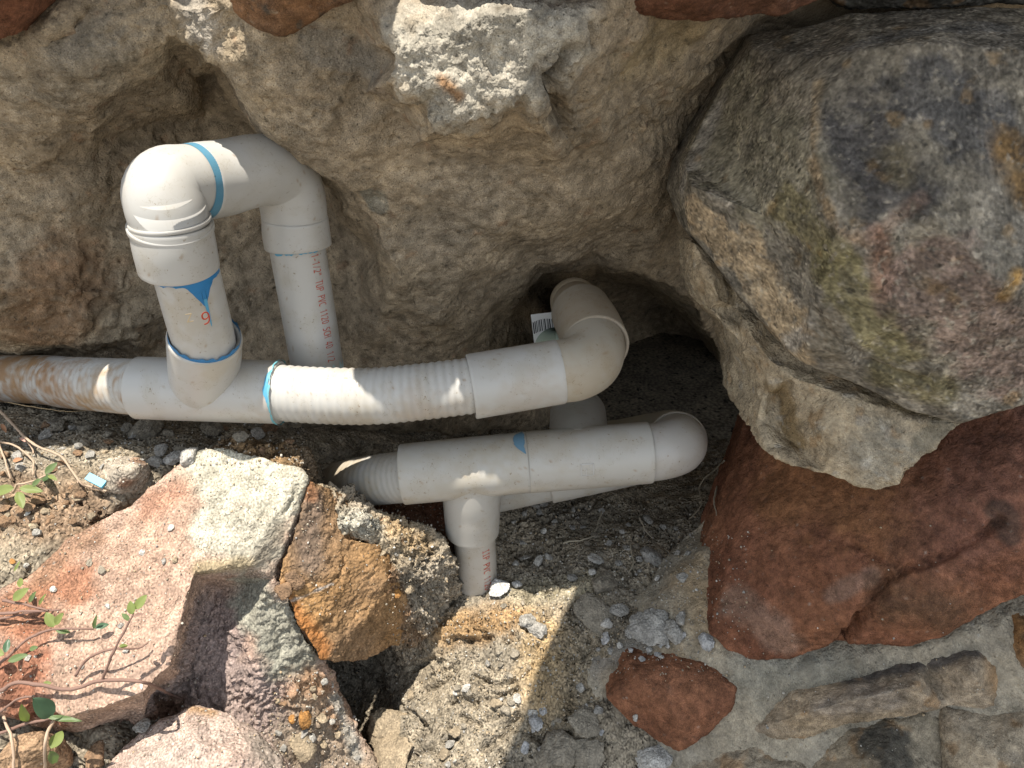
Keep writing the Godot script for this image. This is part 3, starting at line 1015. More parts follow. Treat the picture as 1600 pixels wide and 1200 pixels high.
	var cream := cage_stone(
		[[1085, 380, 0.645], [1135, 420, 0.66], [1200, 480, 0.66], [1300, 560, 0.63], [1420, 610, 0.60], [1520, 640, 0.575], [1505, 662, 0.57], [1440, 715, 0.572], [1405, 762, 0.578], [1368, 771, 0.583], [1330, 756, 0.592], [1285, 738, 0.602], [1240, 727, 0.612], [1198, 706, 0.628], [1188, 660, 0.645], [1184, 600, 0.652], [1162, 536, 0.652], [1108, 484, 0.655], [1090, 435, 0.65]],
		[[1105, 425, 0.632], [1125, 470, 0.635], [1172, 520, 0.633], [1200, 560, 0.625], [1240, 590, 0.612], [1300, 610, 0.592], [1380, 640, 0.578], [1440, 660, 0.57], [1280, 650, 0.598], [1310, 700, 0.588], [1370, 745, 0.575], [1400, 700, 0.569], [1340, 670, 0.577], [1198, 610, 0.640], [1212, 615, 0.650], [1225, 680, 0.640], [1250, 700, 0.628], [1205, 690, 0.632], [1255, 640, 0.618], [1150, 480, 0.662]],
		into)
	var clook := {
		"base": lin(0.54, 0.45, 0.32), "tint": lin(0.49, 0.395, 0.27),
		"rough": [[14.0, 0.006, 3], [60.0, 0.0025, 4], [220.0, 0.0010, 3]], "tones": [0.14, 0.18, 0.24],
		"specks": [[300.0, 0.42, Color(0.14, 0.11, 0.08, 0.7)], [40.0, 0.30, Color(0.36, 0.22, 0.10, 0.5)], [50.0, 0.34, Color(0.52, 0.48, 0.41, 0.6)]],
		"patches": [[1222, 610, 1245, 690, 22, Color(0.27, 0.19, 0.095, 0.85), 0.35], [1350, 720, 1400, 700, 40, Color(0.36, 0.325, 0.26, 0.8), 0.4], [1440, 690, 1470, 670, 22, Color(0.22, 0.20, 0.155, 0.8), 0.4], [1350, 610, 1460, 640, 14, Color(0.33, 0.26, 0.12, 0.7), 0.5]]}
	rock("mortar", cream, clook, "mortar", 275, 0.0028, wall, 0).set_meta("label", "cream lump of mortar hanging below the boulder")

	var red := cage_stone(
		[[1230, 650, 0.70], [1500, 590, 0.66], [1780, 560, 0.61], [1800, 780, 0.56], [1740, 885, 0.557], [1640, 922, 0.572], [1560, 952, 0.587], [1480, 995, 0.602], [1420, 1015, 0.612], [1300, 1010, 0.632], [1235, 1030, 0.642], [1180, 1034, 0.652], [1140, 1022, 0.662], [1106, 995, 0.660], [1112, 955, 0.663], [1132, 895, 0.672], [1166, 800, 0.69], [1196, 705, 0.72]],
		[[1250, 780, 0.655], [1220, 880, 0.645], [1180, 960, 0.645], [1300, 880, 0.617], [1400, 800, 0.61], [1380, 880, 0.602], [1355, 950, 0.604], [1300, 970, 0.615], [1400, 905, 0.596], [1450, 960, 0.588], [1500, 880, 0.578], [1560, 780, 0.572], [1620, 850, 0.56], [1680, 720, 0.56], [1230, 990, 0.635]],
		into)
	var rlook := {
		"base": lin(0.25, 0.112, 0.062), "tint": lin(0.20, 0.085, 0.05),
		"rough": [[9.0, 0.005, 3], [45.0, 0.0020, 4], [200.0, 0.0008, 3]], "tones": [0.2, 0.2, 0.22],
		"specks": [[500.0, 0.56, Color(0.46, 0.40, 0.34, 0.6)], [90.0, 0.45, Color(0.08, 0.045, 0.03, 0.6)], [45.0, 0.45, Color(0.24, 0.125, 0.08, 0.7)]],
		"cracks": [[[[1392, 900], [1370, 930], [1345, 965], [1312, 1008]], 12.0, 0.014], [[[1392, 900], [1430, 885], [1470, 872], [1530, 840], [1560, 815]], 9.0, 0.009], [[[1330, 850], [1395, 880], [1392, 900]], 8.0, 0.006]],
		"patches": [[1230, 750, 1380, 790, 70, Color(0.23, 0.11, 0.05, 0.7), 0.3], [1150, 940, 1230, 1000, 26, Color(0.27, 0.19, 0.145, 0.5), 0.3], [1300, 930, 1360, 900, 14, Color(0.27, 0.19, 0.15, 0.5), 0.3], [1500, 800, 1600, 700, 90, Color(0.21, 0.10, 0.07, 0.8), 0.5], [1560, 800, 1575, 830, 20, Color(0.07, 0.05, 0.04, 0.7), 0.2], [1400, 940, 1480, 960, 40, Color(0.13, 0.075, 0.045, 0.7), 0.5]]}
	rock("stone", red, rlook, "red_stone", 290, 0.0027, wall, 1).set_meta("label", "big rust red stone under the boulder")

	var small_red := cage_stone(
		[[942, 1090, 0.678], [985, 1052, 0.672], [1060, 1040, 0.662], [1120, 1050, 0.654], [1160, 1076, 0.648], [1154, 1112, 0.647], [1112, 1152, 0.650], [1062, 1182, 0.656], [1020, 1160, 0.666], [985, 1135, 0.674]],
		[[1020, 1085, 0.655], [1080, 1090, 0.645], [1110, 1105, 0.643], [1060, 1140, 0.648]], into * 0.5)
	var srlook := rlook.duplicate()
	srlook["cracks"] = []
	srlook["patches"] = []
	rock("stone", small_red, srlook, "red_stone", 310, 0.0022, wall, 4).set_meta("label", "small dark red stone in the mortar at the bottom")

	var tan_look := {
		"base": lin(0.42, 0.325, 0.22), "tint": lin(0.38, 0.31, 0.23),
		"rough": [[12.0, 0.004, 3], [60.0, 0.0016, 4], [260.0, 0.0008, 2]], "tones": [0.2, 0.2, 0.22],
		"specks": [[420.0, 0.54, Color(0.07, 0.06, 0.05, 0.7)], [30.0, 0.30, Color(0.36, 0.22, 0.11, 0.6)], [26.0, 0.36, Color(0.16, 0.14, 0.115, 0.6)]],
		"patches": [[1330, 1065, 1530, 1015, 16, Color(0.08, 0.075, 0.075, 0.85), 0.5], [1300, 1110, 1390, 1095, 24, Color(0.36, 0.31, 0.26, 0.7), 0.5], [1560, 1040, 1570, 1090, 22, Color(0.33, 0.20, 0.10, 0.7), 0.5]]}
	var tan_stone := cage_stone(
		[[1178, 1142, 0.645], [1232, 1082, 0.642], [1330, 1058, 0.630], [1440, 1030, 0.618], [1500, 1010, 0.608], [1532, 1006, 0.602], [1568, 1040, 0.594], [1588, 1090, 0.588], [1560, 1112, 0.592], [1480, 1104, 0.602], [1420, 1122, 0.612], [1330, 1134, 0.622], [1262, 1158, 0.633], [1222, 1166, 0.640]],
		[[1240, 1120, 0.622], [1330, 1095, 0.604], [1430, 1072, 0.592], [1520, 1050, 0.580]], into * 0.5)
	rock("stone", tan_stone, tan_look, "red_stone", 320, 0.0023, wall, 1).set_meta("label", "long tan stone lying across the lower right corner")
	var dark_look := tan_look.duplicate()
	dark_look["base"] = lin(0.34, 0.28, 0.20)
	dark_look["tint"] = lin(0.37, 0.32, 0.24)
	dark_look["patches"] = [[1380, 1160, 1400, 1190, 34, Color(0.07, 0.068, 0.06, 0.8), 0.2]]
	var lower := cage_stone([[1318, 1152, 0.632], [1400, 1130, 0.62], [1466, 1112, 0.61], [1475, 1200, 0.60], [1450, 1310, 0.58], [1300, 1310, 0.60], [1262, 1205, 0.63]], [[1380, 1200, 0.592]], into * 0.5)
	rock("stone", lower, dark_look, "red_stone", 330, 0.0025, wall, 1).set_meta("label", "dark weathered stone below the long tan stone")
	var grey_look := tan_look.duplicate()
	grey_look["base"] = lin(0.42, 0.35, 0.255)
	grey_look["tint"] = lin(0.34, 0.275, 0.20)
	grey_look["patches"] = []
	var corner := cage_stone([[1474, 1108, 0.605], [1560, 1118, 0.592], [1640, 1098, 0.58], [1720, 1250, 0.555], [1560, 1320, 0.565], [1482, 1270, 0.585]], [[1550, 1180, 0.570]], into * 0.5)
	rock("stone", corner, grey_look, "red_stone", 340, 0.0025, wall, 1).set_meta("label", "grey brown stone in the bottom right corner")
	var slab := cage_stone([[1078, 1196, 0.66], [1120, 1172, 0.652], [1172, 1148, 0.648], [1222, 1172, 0.64], [1266, 1190, 0.634], [1262, 1310, 0.61], [1090, 1310, 0.63]], [[1170, 1210, 0.622]], into * 0.4)
	rock("stone", slab, grey_look, "red_stone", 350, 0.0025, wall, 1).set_meta("label", "flat grey brown stone at the bottom edge")
	var rim := cage_stone([[1590, 968, 0.59], [1640, 975, 0.58], [1660, 1040, 0.57], [1600, 1046, 0.585], [1586, 1010, 0.588]], [[1620, 1005, 0.565]], into * 0.3)
	var rim_look := tan_look.duplicate()
	rim_look["base"] = lin(0.30, 0.16, 0.07)
	rim_look["patches"] = []
	rock("stone", rim, rim_look, "red_stone", 355, 0.0025, wall, 1).set_meta("label", "small orange stone at the right edge")

	# the course of stones along the top edge
	var top_look := rlook.duplicate()
	top_look["base"] = lin(0.19, 0.085, 0.05)
	top_look["tint"] = lin(0.14, 0.07, 0.045)
	top_look["patches"] = []
	top_look["cracks"] = []
	var in_top := Vector3(0, 0.0, -0.1)
	var s1 := cage_stone([[-120, -160, 0.47], [70, -170, 0.468], [66, -40, 0.482], [50, 20, 0.496], [20, 62, 0.506], [-40, 74, 0.512], [-130, 60, 0.51]], [[-30, -60, 0.445], [0, 10, 0.474]], in_top)
	rock("stone", s1, top_look, "red_stone", 360, 0.0024, wall, 1).set_meta("label", "dark red stone in the top left corner")
	var brown_look := top_look.duplicate()
	brown_look["base"] = lin(0.25, 0.135, 0.07)
	brown_look["tint"] = lin(0.17, 0.11, 0.075)
	brown_look["specks"] = [[60.0, 0.25, Color(0.09, 0.08, 0.065, 0.8)], [420.0, 0.54, Color(0.4, 0.34, 0.28, 0.6)], [50.0, 0.42, Color(0.36, 0.30, 0.22, 0.7)]]
	var s2 := cage_stone([[345, -150, 0.47], [640, -160, 0.47], [610, -40, 0.482], [545, 2, 0.492], [505, 22, 0.498], [470, 46, 0.502], [435, 58, 0.505], [395, 46, 0.503], [368, 18, 0.498], [350, -30, 0.486]], [[450, -60, 0.452], [430, 10, 0.478], [540, -60, 0.46]], in_top)
	rock("stone", s2, brown_look, "red_stone", 365, 0.0024, wall, 1).set_meta("label", "brown stone set in the mortar at the top edge")
	var s3 := cage_stone([[640, -150, 0.47], [1250, -160, 0.49], [1330, -60, 0.52], [1285, 2, 0.535], [1230, 26, 0.528], [1150, 34, 0.525], [1090, 36, 0.522], [1000, 24, 0.512], [960, 8, 0.505], [880, 4, 0.492], [800, -4, 0.487], [740, -6, 0.485], [690, -20, 0.483], [650, -50, 0.48]], [[760, -70, 0.455], [900, -70, 0.455], [1050, -60, 0.465], [1080, 5, 0.49], [1180, -30, 0.485]], in_top)
	rock("stone", s3, top_look, "red_stone", 370, 0.0024, wall, 1).set_meta("label", "long dark red stone along the top edge")
	var s4 := cage_stone([[1290, -160, 0.54], [1800, -160, 0.53], [1800, -10, 0.55], [1600, 8, 0.57], [1440, 12, 0.585], [1330, 16, 0.60], [1285, -10, 0.58]], [[1480, -70, 0.52]], in_top)
	var s4look := grey_look.duplicate()
	s4look["base"] = lin(0.11, 0.11, 0.10)
	s4look["tint"] = lin(0.15, 0.14, 0.12)
	rock("stone", s4, s4look, "boulder", 375, 0.0025, wall, 1).set_meta("label", "dark grey stone above the boulder at the top edge")
	# course above the frame that throws the shade down over the hollow
	var heads := [[-0.75, -0.405, -0.525], [-0.40, -0.292, -0.497], [-0.288, -0.205, -0.60], [-0.202, -0.186, -0.555], [-0.184, -0.088, -0.498], [-0.085, 0.06, -0.535], [0.065, 0.30, -0.53], [0.305, 0.6, -0.53]]
	for i in heads.size():
		var x0: float = heads[i][0]
		var x1: float = heads[i][1]
		var z: float = heads[i][2]
		var ring := []
		for q in [[x0, 0.13, z - 0.02], [(x0 + x1) * 0.5, 0.14, z - 0.015], [x1, 0.125, z - 0.02], [x1, 0.05, z - 0.004], [x1 - 0.004, -0.012, z - 0.008], [(x0 + x1) * 0.5, -0.02, z - 0.004], [x0 + 0.004, -0.01, z - 0.008], [x0, 0.06, z - 0.004]]:
			var sp := seen(CAM + Vector3(q[0], q[1], q[2]))
			ring.append([sp.x, sp.y, sp.z])
		var inner := []
		for q in [[lerpf(x0, x1, 0.3), 0.04, z + 0.006], [lerpf(x0, x1, 0.7), 0.04, z + 0.006], [lerpf(x0, x1, 0.5), 0.1, z]]:
			var sp := seen(CAM + Vector3(q[0], q[1], q[2]))
			inner.append([sp.x, sp.y, sp.z])
		rock("stone", cage_stone(ring, inner, in_top * 1.6), [brown_look, top_look, grey_look][i % 3], "red_stone", 380 + i, 0.004, wall, 1)

	# the plank whose straight edge shades the right half
	var board := thing("eave_board", "weathered grey plank eave overhanging the right of the hollow", "eave", CAM + Vector3(0.0, 0.25, 0.0))
	var bmat := plain("weathered_wood", lin(0.33, 0.30, 0.26), 0.85)
	var e0 := Vector3(-0.018, 0, -0.5255)
	var dir := Vector3(-0.072, 0, 0.133).normalized()
	var right := Vector3(-dir.z, 0, dir.x)
	if right.x < 0.0:
		right = -right
	for i in 4:
		var bm := BoxMesh.new()
		bm.size = Vector3(0.118, 0.022, 0.72)
		var p := mesh_node("plank", bm, bmat, board)
		p.transform = Transform3D(Basis(right, Vector3.UP, right.cross(Vector3.UP)), e0 + dir * (0.20 - 0.045 * i) + right * (0.059 + 0.12 * i))
	var post := BoxMesh.new()
	post.size = Vector3(0.07, 0.13, 0.07)
	mesh_node("post", post, bmat, board, Vector3(0.24, -0.077, -0.62))

func build_rocks() -> void:
	var down := Vector3(0.0, -0.16, -0.05)
	# big pink and grey rock at the lower left, its broken side turned to the hollow
	var big := cage_stone(
		[[250, 748, 0.655], [300, 706, 0.662], [345, 701, 0.66], [405, 714, 0.655], [470, 734, 0.65], [479, 746, 0.648], [466, 795, 0.645], [446, 850, 0.64], [428, 903, 0.637], [450, 945, 0.648], [478, 1000, 0.662], [522, 1062, 0.69], [545, 1120, 0.70], [575, 1170, 0.712], [600, 1230, 0.70], [560, 1330, 0.66], [400, 1380, 0.62], [220, 1330, 0.60], [180, 1200, 0.66], [130, 1168, 0.655], [85, 1150, 0.61], [20, 1120, 0.568], [-60, 1090, 0.56], [-90, 980, 0.58], [-20, 930, 0.595], [45, 905, 0.607], [95, 855, 0.62], [150, 815, 0.635], [205, 785, 0.645]],
		[[300, 760, 0.642], [380, 770, 0.637], [440, 790, 0.637], [330, 830, 0.622], [400, 850, 0.622], [240, 830, 0.622], [170, 880, 0.608], [260, 900, 0.600], [305, 893, 0.603], [350, 886, 0.612], [395, 884, 0.622], [292, 935, 0.592], [276, 985, 0.582], [262, 1040, 0.571], [225, 1083, 0.558], [160, 1108, 0.553], [100, 1122, 0.555], [245, 1092, 0.63], [110, 960, 0.585], [190, 980, 0.581], [150, 1050, 0.562], [60, 1030, 0.572], [60, 1090, 0.562],
		[330, 925, 0.658], [385, 915, 0.652], [310, 985, 0.648], [350, 990, 0.650], [400, 960, 0.640], [440, 1000, 0.650], [295, 1060, 0.640], [340, 1060, 0.648], [400, 1050, 0.642], [460, 1060, 0.660], [265, 1100, 0.645], [320, 1130, 0.640], [400, 1130, 0.648], [470, 1130, 0.666], [520, 1180, 0.69], [420, 1220, 0.65], [180, 1140, 0.635], [230, 1160, 0.65]],
		down, 0.8)
	var look := {
		"base": lin(0.49, 0.35, 0.275), "tint": lin(0.45, 0.31, 0.235),
		"rough": [[12.0, 0.005, 3], [60.0, 0.0020, 4], [240.0, 0.0009, 2]], "tones": [0.08, 0.10, 0.18],
		"crumble": [[300, 1000, 390, 1100, 80, 0.0042, 120.0], [430, 940, 470, 1040, 36, 0.003, 110.0], [480, 1080, 540, 1180, 60, 0.005, 70.0], [150, 1150, 290, 1080, 46, 0.007, 80.0]],
		"specks": [[330.0, 0.52, Color(0.58, 0.52, 0.45, 0.8)], [260.0, 0.60, Color(0.20, 0.14, 0.10, 0.7)]],
		"cracks": [[[[415, 795], [400, 830], [385, 845]], 5.0, 0.004], [[[465, 760], [452, 800]], 5.0, 0.005]],
		"patches": [
			[345, 730, 440, 770, 58, Color(0.53, 0.505, 0.41, 0.95), 0.25], [350, 820, 400, 850, 52, Color(0.52, 0.49, 0.40, 0.95), 0.25], [310, 890, 390, 880, 12, Color(0.45, 0.36, 0.22, 0.8), 0.5], [410, 870, 440, 830, 16, Color(0.38, 0.33, 0.26, 0.8), 0.5],
			[90, 900, 120, 920, 34, Color(0.34, 0.16, 0.095, 0.85), 0.3], [10, 960, 60, 960, 40, Color(0.33, 0.15, 0.085, 0.8), 0.4], [30, 1040, 50, 1110, 45, Color(0.32, 0.13, 0.075, 0.85), 0.35], [130, 840, 70, 880, 30, Color(0.31, 0.19, 0.125, 0.8), 0.4], [235, 790, 280, 770, 26, Color(0.40, 0.21, 0.14, 0.7), 0.5],
			[295, 1040, 400, 1120, 70, Color(0.36, 0.285, 0.26, 0.95), 0.3], [310, 960, 350, 1000, 45, Color(0.33, 0.26, 0.24, 0.95), 0.3], [400, 930, 470, 1030, 42, Color(0.33, 0.325, 0.27, 0.95), 0.3], [480, 1080, 520, 1130, 38, Color(0.36, 0.22, 0.13, 0.9), 0.4], [470, 1150, 560, 1220, 50, Color(0.31, 0.25, 0.19, 0.9), 0.4], [525, 1090, 560, 1180, 10, Color(0.36, 0.34, 0.30, 0.9), 0.5],
			[200, 1140, 260, 1110, 34, Color(0.26, 0.15, 0.10, 0.9), 0.4]]}
	var b := rock("rock", big, look, "pink_rock", 400, 0.0027, self, 0)
	tag(b, "largest rock, pink with a pale grey corner, lower left beside the vine", "rock")
	# loosened wedge with an ochre broken face
	var wedge := cage_stone(
		[[483, 750, 0.651], [496, 772, 0.655], [505, 805, 0.657], [530, 837, 0.665], [560, 846, 0.675], [588, 851, 0.684], [604, 885, 0.689], [597, 935, 0.686], [572, 965, 0.677], [530, 1003, 0.662], [512, 1032, 0.655], [500, 1030, 0.651], [478, 992, 0.644], [454, 945, 0.637], [434, 905, 0.631], [454, 850, 0.639], [473, 795, 0.647]],
		[[487, 800, 0.653], [500, 860, 0.651], [475, 900, 0.639], [550, 890, 0.668], [560, 930, 0.673], [505, 960, 0.650], [525, 985, 0.660]],
		Vector3(0.05, -0.09, -0.06), 0.7)
	var wlook := {
		"base": lin(0.37, 0.22, 0.10), "tint": lin(0.31, 0.20, 0.115),
		"rough": [[20.0, 0.003, 3], [80.0, 0.0022, 4], [260.0, 0.0010, 2]], "tones": [0.14, 0.18, 0.22],
		"specks": [[300.0, 0.58, Color(0.55, 0.47, 0.38, 0.8)], [200.0, 0.55, Color(0.11, 0.07, 0.045, 0.8)]],
		"cracks": [[[[540, 870], [525, 905], [512, 935]], 4.0, 0.004]],
		"patches": [[485, 790, 480, 880, 26, Color(0.20, 0.15, 0.115, 0.9), 0.5], [440, 930, 500, 1020, 18, Color(0.40, 0.17, 0.055, 0.85), 0.4], [480, 755, 485, 775, 10, Color(0.34, 0.17, 0.09, 0.8), 0.5], [455, 940, 500, 920, 2.6, Color(0.50, 0.46, 0.42, 0.85), 0.4], [500, 920, 520, 912, 1.6, Color(0.50, 0.46, 0.42, 0.85), 0.4]]}
	tag(rock("rock", wedge, wlook, "pink_rock", 420, 0.0022, self, 0), "ochre brown broken rock wedge leaning between the largest rock and crumbly clod", "rock")
	# crumbly lump of old mortar
	var lump := cage_stone(
		[[488, 768, 0.674], [515, 752, 0.689], [545, 760, 0.699], [575, 785, 0.704], [612, 806, 0.709], [650, 818, 0.722], [692, 832, 0.734], [716, 868, 0.741], [720, 893, 0.741], [700, 915, 0.739], [690, 950, 0.741], [676, 985, 0.746], [655, 1015, 0.759], [625, 1015, 0.759], [600, 970, 0.724], [590, 930, 0.699], [598, 885, 0.694], [585, 852, 0.689], [550, 846, 0.684], [520, 836, 0.679], [500, 805, 0.672]],
		[[530, 785, 0.674], [560, 812, 0.669], [525, 815, 0.666], [600, 835, 0.684], [640, 850, 0.699], [690, 868, 0.719], [620, 890, 0.691], [660, 905, 0.709], [640, 950, 0.719], [665, 955, 0.726]],
		Vector3(0.0, -0.13, -0.04), 0.8)
	var llook := {
		"base": lin(0.40, 0.33, 0.235), "tint": lin(0.37, 0.32, 0.25),
		"rough": [[26.0, 0.009, 3], [80.0, 0.006, 4], [220.0, 0.0022, 3]], "clods": [60.0, 0.007, 0.3, 0.9], "tones": [0.14, 0.2, 0.22],
		"specks": [[300.0, 0.5, Color(0.58, 0.54, 0.47, 0.7)], [90.0, 0.46, Color(0.36, 0.17, 0.07, 0.6)]],
		"patches": [[525, 812, 590, 822, 20, Color(0.47, 0.45, 0.38, 0.95), 0.35], [620, 825, 660, 850, 20, Color(0.40, 0.28, 0.15, 0.7), 0.5], [600, 900, 615, 960, 22, Color(0.36, 0.20, 0.10, 0.8), 0.5], [600, 960, 650, 1000, 26, Color(0.30, 0.19, 0.11, 0.8), 0.5]]}
	tag(rock("clod", lump, llook, "crumbly", 440, 0.0022, self, 1), "crumbly tan lump of old mortar beside the lower pipe tee", "clod")
	# brown crumbling earth on the grey corner
	var earth := cage_stone([[325, 700, 0.672], [340, 684, 0.685], [372, 684, 0.69], [405, 690, 0.693], [445, 692, 0.70], [478, 706, 0.702], [492, 722, 0.69], [486, 738, 0.675], [450, 730, 0.66], [405, 716, 0.662], [350, 704, 0.665]], [[360, 692, 0.668], [420, 702, 0.664], [465, 715, 0.668]], Vector3(0, -0.05, -0.02), 0.8)
	var elook := llook.duplicate()
	elook["base"] = lin(0.30, 0.20, 0.11)
	elook["tint"] = lin(0.27, 0.205, 0.14)
	elook["patches"] = []
	tag(rock("clod", earth, elook, "crumbly", 450, 0.0016, self, 1), "brown crumbling earth clod on top of the pale grey rock corner", "clod")
	# pink stone at the bottom edge
	var low := cage_stone([[150, 1280, 0.575], [160, 1205, 0.59], [215, 1150, 0.598], [262, 1118, 0.60], [302, 1100, 0.60], [345, 1108, 0.602], [395, 1138, 0.60], [432, 1175, 0.595], [470, 1240, 0.585], [450, 1340, 0.56], [250, 1360, 0.55]], [[300, 1150, 0.568], [250, 1190, 0.562], [360, 1180, 0.566], [310, 1240, 0.552]], down * 0.8, 0.8)
	var plook := look.duplicate()
	plook["crumble"] = []
	plook["base"] = lin(0.51, 0.385, 0.325)
	plook["tint"] = lin(0.48, 0.385, 0.33)
	plook["cracks"] = []
	plook["patches"] = [[300, 1105, 330, 1110, 10, Color(0.40, 0.24, 0.11, 0.7), 0.6], [410, 1170, 440, 1210, 26, Color(0.30, 0.26, 0.22, 0.8), 0.4]]
	tag(rock("rock", low, plook, "pink_rock", 460, 0.0018, self, 1), "pale pink granular rock at the bottom edge", "rock")
	# dark reddish stone half buried behind the tee
	var hid := cage_stone([[585, 792, 0.80], [620, 775, 0.815], [690, 775, 0.815], [712, 800, 0.81], [720, 850, 0.80], [690, 880, 0.80], [620, 860, 0.79], [590, 830, 0.79]], [[640, 810, 0.785], [685, 815, 0.79]], Vector3(0, -0.08, -0.05), 0.8)
	var hlook := wlook.duplicate()
	hlook["base"] = lin(0.20, 0.125, 0.085)
	hlook["tint"] = lin(0.25, 0.115, 0.07)
	hlook["cracks"] = []
	hlook["patches"] = []
	tag(rock("rock", hid, hlook, "pink_rock", 470, 0.002, self, 1), "dark reddish rock half hidden below the lower tee", "rock")
	# tan flat leaf-stone in the bottom left corner
	var tan_slab := cage_stone([[20, 1150, 0.562], [70, 1140, 0.56], [78, 1175, 0.555], [40, 1205, 0.55], [15, 1240, 0.545], [-30, 1200, 0.55]], [[40, 1170, 0.545]], down * 0.4, 0.8)
	var tlook := look.duplicate()
	tlook["crumble"] = []
	tlook["base"] = lin(0.40, 0.25, 0.15)
	tlook["tint"] = lin(0.36, 0.24, 0.15)
	tlook["cracks"] = []
	tlook["patches"] = []
	tag(rock("rock", tan_slab, tlook, "pink_rock", 480, 0.002, self, 1), "flat tan rock in the bottom left corner under the vine", "rock")
	# loose stone beside the blue plastic
	var loose := cage_stone([[152, 740, 0.668], [165, 718, 0.672], [190, 712, 0.675], [222, 716, 0.675], [229, 724, 0.672], [222, 742, 0.662], [195, 758, 0.655], [178, 767, 0.652], [160, 758, 0.658]], [[185, 732, 0.648], [205, 735, 0.65]], Vector3(0, -0.035, -0.015), 0.8)
	var lo := look.duplicate()
	lo["crumble"] = []
	lo["base"] = lin(0.50, 0.44, 0.36)
	lo["tint"] = lin(0.44, 0.36, 0.28)
	lo["cracks"] = []
	lo["patches"] = [[215, 722, 195, 755, 10, Color(0.28, 0.15, 0.09, 0.8), 0.4]]
	tag(rock("rock", loose, lo, "pink_rock", 490, 0.0016, self, 1), "fist-sized pale stone with a brown side next to the blue plastic", "rock")

